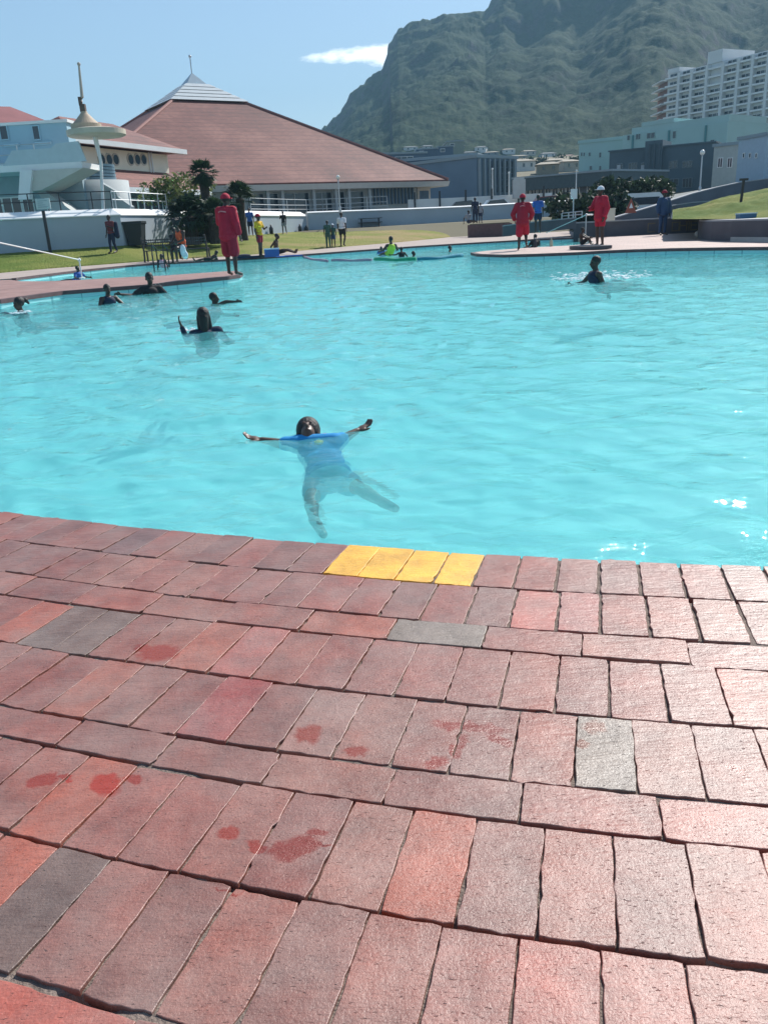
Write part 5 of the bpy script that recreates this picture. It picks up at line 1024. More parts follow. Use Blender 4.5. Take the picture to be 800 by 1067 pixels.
def capsule(mb, a, b, ra, rb, n=12, m=4):
    a = np.asarray(a, float); b = np.asarray(b, float); d = b-a; L_ = np.linalg.norm(d)
    if L_ < 1e-6: mb.ball(a, ra, None, n, 2*m); return
    d /= L_; u = np.cross(d, (0, 0, 1)) if abs(d[2]) < .9 else np.cross(d, (1, 0, 0)); u /= np.linalg.norm(u); v = np.cross(d, u)
    P = []
    for i in range(m+1): t = PI/2*i/m; P.append((a-d*ra*math.cos(t), ra*math.sin(t)))
    for i in range(m+1): t = PI/2*i/m; P.append((b+d*rb*math.sin(t), rb*math.cos(t)))
    V = []
    for c, r in P:
        for k in range(n): t = 2*PI*k/n; V.append(c+max(r, 1e-4)*(math.cos(t)*u+math.sin(t)*v))
    Fc = []
    for i in range(len(P)-1):
        for k in range(n): Fc.append((i*n+k, i*n+(k+1) % n, (i+1)*n+(k+1) % n, (i+1)*n+k))
    Fc.append(tuple(range(n))[::-1]); Fc.append(tuple((len(P)-1)*n+k for k in range(n))); mb.add(V, Fc)
def fuse(mb, name, m, parent, voxel, smooth_it=3, tagargs=None):
    me = bpy.data.meshes.new('tmp'); me.from_pydata(np.vstack(mb.v).tolist(), [], mb.f); o = bpy.data.objects.new('tmp', me); COL.objects.link(o)
    md = o.modifiers.new('r', 'REMESH'); md.mode = 'VOXEL'; md.voxel_size = voxel; md.use_smooth_shade = True
    sm = o.modifiers.new('s', 'SMOOTH'); sm.factor = .5; sm.iterations = smooth_it
    dg = bpy.context.evaluated_depsgraph_get(); ev = o.evaluated_get(dg); em = ev.to_mesh()
    nv = len(em.vertices); V = np.zeros(nv*3); em.vertices.foreach_get('co', V); Fc = [tuple(p.vertices) for p in em.polygons]; ev.to_mesh_clear()
    bpy.data.objects.remove(o); bpy.data.meshes.remove(me)
    return link(name, V.reshape(-1, 3), Fc, m, parent, True)
BASE = dict(head=(0, -.015, 1.62), neck=(0, .005, 1.46), chest=(0, 0, 1.28), waist=(0, .005, 1.09), pelvis=(0, .01, .95),
    shL=(-.185, 0, 1.40), shR=(.185, 0, 1.40), elL=(-.235, .03, 1.12), elR=(.235, .03, 1.12), wrL=(-.25, -.04, .87), wrR=(.25, -.04, .87),
    hipL=(-.09, .01, .90), hipR=(.09, .01, .90), knL=(-.105, -.01, .49), knR=(.105, -.01, .49), anL=(-.115, .02, .08), anR=(.115, .02, .08), toL=(-.14, -.15, .03), toR=(.14, -.15, .03))
def nrm(v): v = np.asarray(v, float); return v/(np.linalg.norm(v)+1e-9)
def person(loc, h, rot, label, J={}, skin=0, clothes=(), hair='short', cap=None, face=(0, -1, 0), up=(0, 0, 1), voxel=.014, group=None, world=None, fingers=True, base_label='person'):
    """skeleton in body space (facing -Y) -> one fused body mesh; clothes, hair and cap are children"""
    s = h/1.75; j = {k: np.array(v, float) for k, v in BASE.items()}; j.update({k: np.array(v, float) for k, v in J.items()})
    cr, sr = math.cos(rot), math.sin(rot); RM = np.array([[cr, -sr, 0], [sr, cr, 0], [0, 0, 1]]); loc = np.array(loc, float)
    if world: T = {k: np.array(v, float) for k, v in world.items()}; RM = np.eye(3)
    else: T = {k: loc+RM@(v*s) for k, v in j.items()}
    r = empty('person', loc, label, 'person', group)
    fd = nrm(RM@np.array(face, float)); ud = np.array(RM@np.array(up, float)); ud = nrm(ud-fd*(ud@fd)); rd = np.cross(ud, -fd); rd = nrm(rd)
    HM = np.stack([rd, -fd, ud], 1)        # head axes as columns: X right, Y back, Z up
    tz = nrm(T['neck']-T['pelvis']); tx = nrm(T['shR']-T['shL']); ty = nrm(np.cross(tz, tx)); tx = np.cross(ty, tz); TM = np.stack([tx, ty, tz], 1)
    mb = MB(); c = lambda a, b, ra, rb: capsule(mb, T[a] if isinstance(a, str) else a, T[b] if isinstance(b, str) else b, ra*s, rb*s)
    mb.ball(T['chest'], (.165*s, .112*s, .19*s), TM, 16, 10); mb.ball(T['waist'], (.14*s, .098*s, .16*s), TM, 16, 10); mb.ball(T['pelvis'], (.165*s, .115*s, .13*s), TM, 16, 10)
    c('shL', 'shR', .065, .065); c('neck', 'head', .056, .05); c('neck', 'chest', .07, .09)
    for S_ in 'LR':
        c('sh'+S_, 'el'+S_, .056, .042); c('el'+S_, 'wr'+S_, .043, .027); c('hip'+S_, 'kn'+S_, .088, .054)
        mid = T['kn'+S_]*.68+T['an'+S_]*.32; c('kn'+S_, mid, .052, .056); c(mid, 'an'+S_, .055, .034); c('an'+S_, 'to'+S_, .042, .03)
        d = nrm(T['wr'+S_]-T['el'+S_]); w_ = T['wr'+S_]; a_ = nrm(np.cross(d, TM[:, 0]) if abs(d@TM[:, 0]) < .8 else np.cross(d, TM[:, 1])); b_ = np.cross(d, a_)
        mb.ball(w_+d*.055*s, (.018*s, .04*s, .055*s), np.stack([b_, a_, d], 1))
        if fingers:
            for k, (o, ln) in enumerate(((-.03, .062), (-.011, .075), (.009, .07), (.028, .055))):
                p0 = w_+d*.09*s+a_*o*s; p1 = p0+d*ln*.6*s+b_*.006*s; p2 = p1+d*ln*.4*s+b_*.022*s; fr_ = max(.0085, voxel/s*.62); capsule(mb, p0, p1, fr_*s, fr_*s, 8, 3); capsule(mb, p1, p2, fr_*s, fr_*.9*s, 8, 3)
            sg = 1 if (a_@RM[:, 1]) < 0 else -1; p0 = w_+d*.03*s+a_*sg*.03*s; p1 = p0+d*.035*s+a_*sg*.03*s; capsule(mb, p0, p1, .013*s, .011*s, 8, 3); capsule(mb, p1, p1+d*.028*s, .011*s, .01*s, 8, 3)
    hc = T['head']; H = lambda x, y, z: hc+HM@(np.array([x, y, z])*s*1.06)
    mb.ball(H(0, .012, .03), np.array((.074, .093, .092))*s*1.06, HM, 16, 12); mb.ball(H(0, -.022, -.045), np.array((.056, .066, .066))*s*1.06, HM, 14, 10); mb.ball(H(0, -.045, -.09), np.array((.03, .028, .024))*s, HM)
    capsule(mb, H(0, -.082, .012), H(0, -.103, -.028), .011*s, .016*s, 8, 3)
    for q in (-1, 1): mb.ball(H(q*.076, .01, -.005), np.array((.012, .02, .032))*s, HM, 8, 6); mb.ball(H(q*.03, -.076, .03), np.array((.02, .012, .009))*s, HM, 8, 6)
    capsule(mb, H(-.018, -.083, -.062), H(.018, -.083, -.062), .0095*s, .0095*s, 8, 3)
    fuse(mb, 'body', SKIN[skin], r, voxel*s if voxel*s > .006 else .006, 2)
    for q in (() if world else (-1, 1)): e = MB(); e.ball(H(q*.030, -.073, .010), .0125*s, None, 8, 6); e.build('eye', mat('eye_dark', (.02, .015, .012), .2, .02), r, True)
    # hair
    hb = MB()
    if hair == 'short': hb.ball(H(0, .022, .045), np.array((.081, .098, .093))*s*1.06, HM, 16, 12)
    if hair == 'afro': hb.ball(H(0, .03, .06), np.array((.125, .13, .13))*s*1.06, HM, 18, 14); [hb.ball(H(*(rng.normal(0, .07, 3)+np.array([0, .035, .09]))), .05*s) for _ in range(16)]
    if hair in ('long', 'pony', 'braids'):
        hb.ball(H(0, .026, .042), np.array((.088, .104, .1))*s*1.06, HM, 16, 12)
        if hair == 'long': capsule(hb, H(0, .075, .0), H(0, .085, -.2), .075*s, .055*s); capsule(hb, H(.065, .03, 0), H(.085, .03, -.2), .035*s, .03*s); capsule(hb, H(-.065, .03, 0), H(-.07, .03, -.16), .035*s, .03*s)
        if hair == 'pony': hb.ball(H(-.02, .15, .06), .05*s); capsule(hb, H(-.02, .15, .06), H(-.03, .2, .0), .04*s, .025*s)
        if hair == 'braids': [capsule(hb, H(q*.07, .04, .0), H(q*.1, .05, -.16), .03*s, .016*s) for q in (-1, 1)]
    if hair: fuse(hb, 'hair', HAIR, r, max(.008, voxel*s*.9), 1)
    if cap is not None:
        cb = MB(); n = 18; Vc = []; rings = 6
        for i in range(rings+1):
            ph = PI/2*i/rings
            for k in range(n): t = 2*PI*k/n; Vc.append(H(.1*math.sin(ph)*math.cos(t), .02+.118*math.sin(ph)*math.sin(t), .035+.115*math.cos(ph)))
        cb.add(Vc, [(i*n+k, i*n+(k+1) % n, (i+1)*n+(k+1) % n, (i+1)*n+k) for i in range(rings) for k in range(n)])
        cp = cb.build('cap', cap, r, True); bb_ = MB(); n = 10
        T1 = [H(.085*math.cos(PI+PI*k/(n-1)), -.07+.12*math.sin(PI+PI*k/(n-1))*1.0, .05) for k in range(n)]; B1 = [p-ud*.012*s for p in T1]; bb_.solid(B1, T1); bb_.build('brim', cap, cp)
    # clothes
    for kind, m in clothes:
        g = MB(); cc2 = lambda a, b, ra, rb: capsule(g, T[a] if isinstance(a, str) else a, T[b] if isinstance(b, str) else b, ra*s, rb*s)
        if kind in ('tee', 'vest', 'jacket', 'longsleeve'):
            e = {'tee': .018, 'vest': .014, 'jacket': .045, 'longsleeve': .014}[kind]
            g.ball(T['chest'], ((.168+e)*s, (.115+e)*s, .19*s), TM, 16, 10); g.ball(T['waist'], ((.145+e*1.1)*s, (.105+e*1.1)*s, .17*s), TM, 16, 10)
            cc2('neck', 'chest', .07 if kind != 'vest' else .05, .10)
            low = T['pelvis']*1.0; g.ball(low, ((.172+e)*s, (.122+e)*s, (.10 if kind != 'jacket' else .15)*s), TM, 16, 10)
            if kind == 'jacket': g.ball(low-TM[:, 2]*.09*s, ((.18+e)*s, (.14+e)*s, .14*s), TM, 16, 10); cc2(T['chest']+TM[:, 2]*.02*s, low, .16+e*.5, .17+e*.6)
            if kind != 'vest': cc2('shL', 'shR', .072+e*.5, .072+e*.5)
            else: cc2(T['shL']*.75+T['shR']*.25, T['shR']*.75+T['shL']*.25, .07, .07)
            for S_ in 'LR':
                if kind == 'tee': cc2('sh'+S_, T['sh'+S_]*.4+T['el'+S_]*.6, .068, .064)
                if kind == 'jacket': cc2('sh'+S_, 'el'+S_, .088, .088); cc2('el'+S_, T['el'+S_]*.2+T['wr'+S_]*.8, .085, .072)
                if kind == 'longsleeve': cc2('sh'+S_, 'el'+S_, .064, .054); cc2('el'+S_, T['el'+S_]*.1+T['wr'+S_]*.9, .053, .038)
        if kind in ('shorts', 'longshorts', 'trousers', 'skirt', 'briefs'):
            g.ball(T['pelvis'], (.182*s, .13*s, .135*s), TM, 16, 10)
            for S_ in 'LR':
                if kind == 'shorts': cc2('hip'+S_, T['hip'+S_]*.45+T['kn'+S_]*.55, .103, .098)
                if kind == 'longshorts': cc2('hip'+S_, T['hip'+S_]*.08+T['kn'+S_]*.92, .115, .125)
                if kind == 'trousers': cc2('hip'+S_, 'kn'+S_, .1, .075); cc2('kn'+S_, T['kn'+S_]*.1+T['an'+S_]*.9, .07, .055)
                if kind == 'skirt': cc2('hip'+S_, T['hip'+S_]*.3+T['kn'+S_]*.7, .12, .15)
        if kind == 'dress':
            g.ball(T['chest'], (.178*s, .125*s, .19*s), TM, 16, 10); cc2('chest', 'pelvis', .13, .17); [cc2('hip'+S_, T['kn'+S_], .13, .15) for S_ in 'LR']
        nm = {'tee': 'shirt', 'vest': 'vest', 'jacket': 'jacket', 'longsleeve': 'swim_top', 'briefs': 'swimming_trunks'}.get(kind, kind.replace('longshorts', 'shorts'))
        fuse(g, nm, m, r, max(.008, voxel*s), 2)
    return r, T, H, TM, s
def stand(px, py, hpx=None, h=None, on='deck'):
    p = lawn_at(px, py) if on == 'lawn' else at(px, py, ZD+.005); return p
D2R = math.radians
# left lifeguard on the strip tip, back to us, facing right
tip = at(244, 287.3, ZD); f_l = tip
def emblem(T, TM, s, parent, wdt=.2):
    mb = MB(); c = T['chest']+TM[:, 2]*.07*s; n = 9; top = []; bot = []
    for k in range(n):
        t = -1+2*k/(n-1); y = math.sqrt(max(0, 1-(t*wdt/.3)**2))*.205*s
        q = c+TM[:, 0]*t*wdt*.5*s*1.0+TM[:, 1]*(y); top.append(q+TM[:, 2]*(.026+.018*(1-t*t))*s); bot.append(q+TM[:, 2]*(.018*(1-t*t))*s)
    V = top+bot[::-1]; mb.solid(V, [v+TM[:, 1]*.006 for v in V]); mb.build('back_print', mat('pale_print', (.55, .22, .24), .8, .1), parent)
r, T, H, TM, s = person(f_l-(0.03, 0, 0), 1.92, D2R(155), 'lifeguard in red jacket, red cap and long shorts on the deck strip tip', dict(anL=(-.17, .10, .08), toL=(-.2, -.07, .03), knL=(-.13, .03, .49), anR=(.16, -.10, .08), toR=(.2, -.27, .03), knR=(.13, -.07, .49), elR=(.31, -.16, 1.16), wrR=(.30, -.42, 1.20), elL=(-.27, .06, 1.12), wrL=(-.27, -.03, .88), head=(0, -.05, 1.61)), 0, [('jacket', RED), ('longshorts', RED2)], 'short', RED, voxel=.011, up=(0, 0, 1)); emblem(T, TM, s, r)
# sandals are dark; middle lifeguard walking, right lifeguard standing
p = at(544, 260.6, ZD)
r, T, H, TM, s = person(p, 1.76, D2R(170), 'lifeguard in a red cap walking with a bent knee on the island deck', dict(knL=(-.11, -.2, .53), anL=(-.13, .1, .2), toL=(-.15, -.04, .1), knR=(.1, -.02, .49), elL=(-.31, -.05, 1.13), wrL=(-.26, -.2, .95), elR=(.31, -.05, 1.13), wrR=(.26, -.2, .95), head=(0, -.06, 1.6)), 0, [('jacket', RED2), ('longshorts', RED)], 'short', RED, voxel=.011); emblem(T, TM, s, r, .16)
p = at(624, 257.3, ZD)
r, T, H, TM, s = person(p, 1.82, D2R(-62), 'lifeguard in a long red jacket and pale cap standing right on the island deck', dict(elL=(-.27, -.08, 1.15), wrL=(-.2, -.28, 1.12), elR=(.27, .02, 1.12), wrR=(.26, -.08, .88), head=(0, -.04, 1.62)), 0, [('jacket', RED), ('shorts', RED)], 'short', WHT, voxel=.011)
# blue clothed person far right
p = at(689.5, 245.2, .05)
r, T, *_ = person(p, 1.84, D2R(10), 'person in dark blue overalls and a red cap standing in front of the low wall', dict(elL=(-.27, 0, 1.12), elR=(.27, 0, 1.12)), 0, [('jacket', DBLU), ('trousers', DBLU)], 'short', RED2)
mb = MB(); mb.solid([(p[0]+.26, p[1]-.3, .72), (p[0]+.36, p[1]-.3, .72), (p[0]+.3, p[1]-.3, 1.0)], [(p[0]+.26, p[1]-.22, .72), (p[0]+.36, p[1]-.22, .72), (p[0]+.3, p[1]-.22, 1.0)]); tag(mb.build('cloth', WHT), 'white cloth hanging from the hand of the person in blue overalls', 'cloth')
# yellow shirt guard
p = at(272.5, 268, ZD+.02); r, *_ = person(p, 1.72, D2R(60), 'guard in a yellow shirt and red cap standing by the blue cool box', dict(elR=(.2, -.14, 1.14), wrR=(.1, -.32, 1.2), knL=(-.06, -.01, .49), knR=(.06, 0, .49), anL=(-.06, .03, .08), anR=(.05, .03, .08)), 0, [('tee', YELL), ('shorts', RED2)], 'short', RED)
p = lawn_at(262, 246.5); person(p, 1.72, D2R(10), 'man in a bright blue shirt and dark shorts near the sunlit wall', {}, 1, [('tee', BLUE), ('shorts', NAVY)], 'short')
p = lawn_at(296.5, 244.5); person(p, 1.5, D2R(-20), 'boy in a black shirt and grey shorts at the sunlit end of the wall', dict(elL=(-.27, -.03, 1.2), wrL=(-.2, -.1, 1.42), anR=(.2, .02, .08), toR=(.24, -.15, .03), knR=(.15, 0, .49)), 0, [('tee', BLK), ('shorts', GRY)], 'short')
# seated dark man with cool box
SIT = dict(pelvis=(0, .05, .14), waist=(0, .1, .28), chest=(0, .12, .47), neck=(0, .08, .65), head=(0, .02, .81), shL=(-.185, .1, .59), shR=(.185, .1, .59), elL=(-.25, .28, .38), elR=(.25, .28, .38), wrL=(-.24, .34, .1), wrR=(.24, .34, .1), hipL=(-.09, .0, .12), hipR=(.09, .0, .12), knL=(-.11, -.42, .2), knR=(.11, -.42, .2), anL=(-.11, -.8, .06), anR=(.11, -.8, .06), toL=(-.12, -.88, .2), toR=(.12, -.88, .2))
p = at(291, 265.3, ZD+.02); person(p, 1.7, D2R(78), 'bare backed man sitting on the pool edge with legs stretched to the right', SIT, 0, [('shorts', BLK)], 'short')
p = at(284.5, 267.5, ZD+.01); r = empty('cool_box', p, 'blue cool box with a white lid beside the guard in yellow', 'cool box'); mb = MB(); mb.box(p+(-.02, -.12, .15), (.62, .36, .3), .1); mb.build('box', mat('cool_box_blue', (.02, .08, .30), .4, .05), r); mb = MB(); mb.box(p+(-.02, -.12, .325), (.65, .39, .05), .1); mb.build('lid', mat('cool_box_lid', (.5, .6, .72), .4, .05), r)
p = at(262, 268.5, ZD+.01); mb = MB(); mb.box(p+(0, -.05, .04), (1.15, .5, .07), .05); mb.ball(p+(-.3, -.05, .1), (.3, .2, .07)); tag(mb.build('towel', NAVY), 'dark rolled towel on the deck at the yellow guard feet', 'towel')
p = at(302, 267.2, ZD+.01); mb = MB(); mb.box(p+(0, -.12, .02), (1.1, .4, .035), .08); mb.box(p+(.1, -.12, .045), (.6, .3, .02), .2); tag(mb.build('towel', BLUE), 'blue towel spread under the legs of the seated man', 'towel')
# walkers
p = at(357, 258.2, Y=38.2); p = lawn_at(357.5, 258); person(p, 1.78, D2R(160), 'man in a white shirt and dark shorts walking away along the far edge', dict(knL=(-.1, -.12, .5), anL=(-.1, .12, .1), toL=(-.12, -.02, .04), elL=(-.25, .1, 1.12), wrL=(-.26, .05, .88), elR=(.26, -.05, 1.12), wrR=(.29, -.18, .92)), 0, [('tee', WHT), ('shorts', BLK)], 'short')
p = lawn_at(342.5, 259.3); person(p, 1.38, D2R(170), 'child in dark green clothes walking left of the man in white', dict(elL=(-.22, -.05, 1.15), wrL=(-.2, -.2, .98)), 0, [('tee', GRN), ('trousers', GRN)], 'short')
p = lawn_at(348, 259.0); person(p+(0, -.2, 0), 1.2, D2R(170), 'small child with a pale cap between the man in white and the child in green', {}, 0, [('tee', GRN), ('shorts', DBLU)], 'short', WHT)
p = lawn_at(119, 264.2); person(p, 1.68, D2R(-25), 'person in a dark red top walking on the lawn in front of the shaded wall', dict(elR=(.24, -.08, 1.14), wrR=(.12, -.2, 1.22), anL=(-.05, -.12, .08), toL=(-.06, -.3, .03), knL=(-.08, -.08, .5), anR=(.1, .14, .1)), 0, [('tee', cloth('maroon', (.13, .03, .035))), ('trousers', NAVY)], 'short')
mb = MB(); q = p+(.28, 0, 0); capsule(mb, q+(0, 0, 1.3), q+(0, .02, .75), .09, .12); tag(fuse(mb, 'towel', NAVY, None, .02, 1), 'dark towel hanging over the arm of the person in dark red', 'towel')
# group at the far end of the lawn
g3 = 'group of people by the far end of the long wall'
p = at(495, 233, Y=60); person(p, 1.7, D2R(180), 'tall person in dark clothes standing in the middle of the far group', {}, 0, [('tee', NAVY), ('trousers', NAVY)], 'short', group=g3)
p = at(500.5, 232.8, Y=60); person(p, 1.35, D2R(150), 'shorter person in a pale top on the right of the far group', {}, 0, [('tee', GRY), ('shorts', NAVY)], 'short', group=g3)
p = at(488.5, 232.8, Y=60); person(p, 1.6, D2R(30), 'person in grey sitting on the ground on the left of the far group', SIT, 0, [('tee', GRY), ('shorts', NAVY)], 'short', group=g3)
fb = Fac(at(487, 238, Y=57), at(526, 238, Y=55)); zpt = float(at(505, 233.6, Y=56)[2]); r = empty('brown_planter', fb.p(fb.len/2, 0, .3), 'long low brown brick planter beside the far group', 'planter'); mb = MB(); fb.box(mb, 0, fb.len, 0, -.8, 0, zpt); mb.build('wall', CURB, r)
mb = MB(); fb.box(mb, .1, fb.len-.1, -.1, -.7, zpt, zpt+.05); mb.build('soil', GM, r)
# bench with two people, towel
bp_ = at(182, 272.6, ZD+.01); bx_, by_, bz_ = bp_; by_ += .5; bz_ += .03
WB = (at(203, 272, ZD)-at(160, 272, ZD))[0]
rb = empty('bench', (bx_, by_, bz_), 'long dark slatted bench seen from behind with two people on it', 'bench')
for sx_ in (-1, 1):
    x_ = bx_+sx_*WB/2; mb = MB(); mb.tube([(x_, by_-.12, bz_), (x_, by_-.02, bz_+.45), (x_-.02, by_-.14, bz_+1.02)], .04, 6); mb.build('leg', DWOOD, rb); mb = MB(); mb.tube([(x_, by_+.45, bz_), (x_, by_+.42, bz_+.45)], .04, 6); mb.build('leg', DWOOD, rb)
mb = MB(); [mb.box((bx_, by_+k*.13, bz_+.46), (WB, .11, .04)) for k in range(4)]; mb.build('seat', DWOOD, rb)
mb = MB(); [mb.box((bx_, by_-.10-k*.012, bz_+.68+k*.11), (WB, .03, .05)) for k in range(3)]; [mb.tube([(bx_-WB/2+.08+k*.10, by_-.08, bz_+.62), (bx_-WB/2+.08+k*.10, by_-.12, bz_+.95)], .015, 5) for k in range(int((WB-.1)/.10))]; mb.build('backrest', DWOOD, rb)
SEAT = dict(pelvis=(0, 0, .56), waist=(0, .02, .72), chest=(0, -.03, .90), neck=(0, -.08, 1.08), head=(0, -.12, 1.24), shL=(-.185, -.05, 1.02), shR=(.185, -.05, 1.02), elL=(-.24, -.15, .78), elR=(.24, -.15, .78), wrL=(-.14, -.38, .70), wrR=(.14, -.38, .70), hipL=(-.09, -.02, .52), hipR=(.09, -.02, .52), knL=(-.12, -.45, .52), knR=(.12, -.45, .52), anL=(-.12, -.45, .08), anR=(.12, -.45, .08), toL=(-.13, -.6, .03), toR=(.13, -.6, .03))
person((bx_-.1, by_+.25, bz_), 1.75, D2R(150), 'person in dark clothes sitting left on the bench', SEAT, 0, [('tee', BLK), ('trousers', BLK)], 'short')
q = at(191.5, 275.5, ZD); person((q[0], q[1]+.1, ZD+.03), 1.95, D2R(-30), 'person with a big afro and orange top leaning at the right of the bench', dict(SEAT, head=(-.02, -.16, 1.30), knL=(-.12, -.42, .45), anL=(-.10, -.42, .05)), 0, [('vest', ORG), ('shorts', BLK)], 'afro')
mb = MB(); q = q+(.12, -.35, .25); mb.ball(q+(0, 0, .25), (.12, .08, .24)); mb.ball(q+(.05, 0, .1), (.13, .08, .16)); tag(fuse(mb, 'towel', WHT, None, .025, 2), 'white towel draped over the knee of the person with the afro', 'towel')
q = at(218, 272.0, ZD+.01); person(q, 1.25, D2R(-70), 'small dark child lying on the deck left of the lifeguard legs', dict(SIT, chest=(0, .3, .22), waist=(0, .18, .16), neck=(0, .44, .3), head=(0, .46, .42), shL=(-.18, .4, .24), shR=(.18, .4, .24), elL=(-.25, .45, .06), elR=(.25, .45, .06), wrL=(-.2, .22, .04), wrR=(.2, .22, .04), pelvis=(0, .02, .12), knL=(-.11, -.4, .12), knR=(.11, -.4, .12), anL=(-.11, -.78, .05), anR=(.11, -.78, .05)), 0, [('shorts', BLK)], 'short')
# --- in the water
WS = ZW
def TUCK(rot):
    q = 1 if math.cos(rot) > 0 else -1      # legs float away from the shallow side, just under the surface
    return dict(elL=(-.32, -.12, 1.22), elR=(.32, -.12, 1.22), wrL=(-.36, -.34, 1.19), wrR=(.36, -.34, 1.19), waist=(0, q*.10, 1.16), pelvis=(0, q*.26, 1.10), hipL=(-.09, q*.30, 1.09), hipR=(.09, q*.30, 1.09), knL=(-.13, q*.68, 1.12), knR=(.13, q*.68, 1.08), anL=(-.12, q*1.06, 1.10), anR=(.12, q*1.06, 1.02), toL=(-.12, q*1.2, 1.08), toR=(.12, q*1.2, 1.0))
def swimmer(px, py_top, h, label, rot=0, clothes=(), hair='short', depth_chin=1.42, J={}, Yf=None, skin=0, voxel=.012):
    """upright in the water: the water surface crosses the body at depth_chin of a 1.75 m figure"""
    s = h/1.75; top = 1.74*s-depth_chin*s
    # find distance where head top at height WS+top projects on py_top
    p = at(px, py_top, WS+top) if Yf is None else at(px, py_top, Y=Yf)
    loc = (p[0], p[1], WS-depth_chin*s); return person(loc, h, rot, label, dict(TUCK(rot), **J), skin, clothes, hair, voxel=voxel)
swimmer(19, 310.5, 1.5, 'swimmer with a ponytail and an arm stretched left near the deck strip', D2R(-35), [('longsleeve', NAVY)], 'pony', 1.44, dict(elR=(-.42, -.1, 1.41), wrR=(-.66, -.15, 1.41), shR=(-.15, -.05, 1.38), shL=(.16, 0, 1.38), elL=(.3, -.1, 1.2), wrL=(.3, -.25, 1.1)))
swimmer(211, 321.5, 1.45, 'girl with long black hair in the water holding one hand up', D2R(190), [('longsleeve', NAVY)], 'long', 1.40, dict(elR=(.27, -.05, 1.28), wrR=(.33, -.02, 1.50), shR=(.17, 0, 1.37)))
swimmer(110.5, 293, 1.3, 'child head just above the water left of the man at the strip', D2R(40), [('vest', NAVY)], 'short', 1.27, Yf=16)
swimmer(155, 284.5, 1.75, 'man in a black top in the water with one arm resting on the deck strip', D2R(25), [('tee', BLK)], 'short', 1.31, dict(elL=(-.42, -.05, 1.30), wrL=(-.66, -.12, 1.35), elR=(.34, -.05, 1.22), wrR=(.42, -.15, 1.14)))
swimmer(222, 306, 1.3, 'low swimming child with an arm out, beyond the girl with long hair', D2R(90), [('vest', BLK)], 'short', 1.52, dict(head=(0, -.02, 1.63), elL=(-.1, -.3, 1.55), wrL=(-.1, -.52, 1.54), shL=(-.16, -.05, 1.45)))
swimmer(620.5, 267.5, 1.5, 'boy with a short mohawk splashing in the water before the right lifeguard', D2R(-80), [('vest', NAVY)], 'short', 1.24, dict(elR=(.26, .1, 1.12), wrR=(.2, .2, 1.0)))
swimmer(80.5, 277.5, 1.15, 'child in a blue top in the shallow paddling pool beside the white rail', D2R(60), [('tee', BLUE)], 'short', 1.08)
swimmer(168, 265, 1.2, 'girl in a pink swimsuit sitting in the paddling pool before the bench', D2R(0), [('vest', PINK)], 'braids', .92, dict(elL=(-.26, .0, 1.18), wrL=(-.3, -.02, .9), elR=(.26, 0, 1.18), wrR=(.3, -.02, .9)))
swimmer(407, 246.5, 1.75, 'man in a lime vest standing in the water behind the green float', D2R(200), [('vest', LIME)], 'short', 1.0)
swimmer(397, 257, 1.15, 'child in blue left of the man in the lime vest', D2R(180), [('tee', BLUE)], 'short', 1.3)
swimmer(418, 257.5, 1.15, 'child close to the right side of the man in the lime vest', D2R(180), [('vest', BLK)], 'short', 1.2, dict(elR=(.35, -.02, 1.33), wrR=(.6, -.03, 1.34)))
swimmer(430.5, 262, 1.2, 'head of a swimmer just right of the green float group', D2R(90), [], 'short', 1.48)
swimmer(468.5, 256.3, 1.3, 'lone swimmer head near the far edge left of the island', D2R(90), [], 'short', 1.44)
swimmer(557.5, 234.5, 1.3, 'child in a dark top holding the sloping rail in the channel behind the middle lifeguard', D2R(200), [('tee', BLK)], 'short', .95, dict(elR=(.3, -.1, 1.22), wrR=(.5, -.2, 1.14)), Yf=31)
p = at(560, 243, Y=37.0); person((p[0], 37.0, p[2]), 1.55, D2R(180), 'person in a blue patterned shirt standing beyond the middle lifeguard', {}, 0, [('tee', BLUE), ('shorts', NAVY)], 'short')
q = at(607, 255.3, ZD); person((q[0], q[1], ZD), 1.1, D2R(60), 'dark child crouching beside the rail post next to the right lifeguard', dict(SIT, knL=(-.11, -.3, .4), knR=(.11, -.3, .4), anL=(-.11, -.45, .07), anR=(.11, -.45, .07), toL=(-.12, -.58, .03), toR=(.12, -.58, .03), elL=(-.2, -.2, .4), elR=(.2, -.2, .4), wrL=(-.12, -.38, .38), wrR=(.12, -.38, .38)), 0, [('shorts', BLK)], 'short')
# items on the island deck
def board(pxa, pya, pxb, pyb, wid, label):
    a, b = at(pxa, pya, ZD+.01), at(pxb, pyb, ZD+.01); f_ = Fac(a, b); n = 14; top = []
    out = [f_.p(f_.len*.5*(1-math.cos(PI*k/n)), wid*.5*math.sin(PI*k/n)**.6, 0) for k in range(n+1)]+[f_.p(f_.len*.5*(1+math.cos(PI*k/n)), -wid*.5*math.sin(PI*k/n)**.6, 0) for k in range(1, n)]
    r = empty('rescue_board', (a+b)/2, label, 'board'); mb = MB(); mb.solid([(p_[0], p_[1], ZD+.02) for p_ in out], [(p_[0], p_[1], ZD+.11) for p_ in out]); mb.build('board', mat('board_dark', (.03, .04, .055), .4, .1), r)
    c_ = (a+b)/2; mb = MB(); mb.box((c_[0], c_[1], ZD+.125), (f_.len*.6, .06, .02), f_.rot); mb.build('stripe', GRY, r)
board(598, 259.4, 632, 259.6, .8, 'dark rescue board lying on the island deck at the right lifeguard feet')
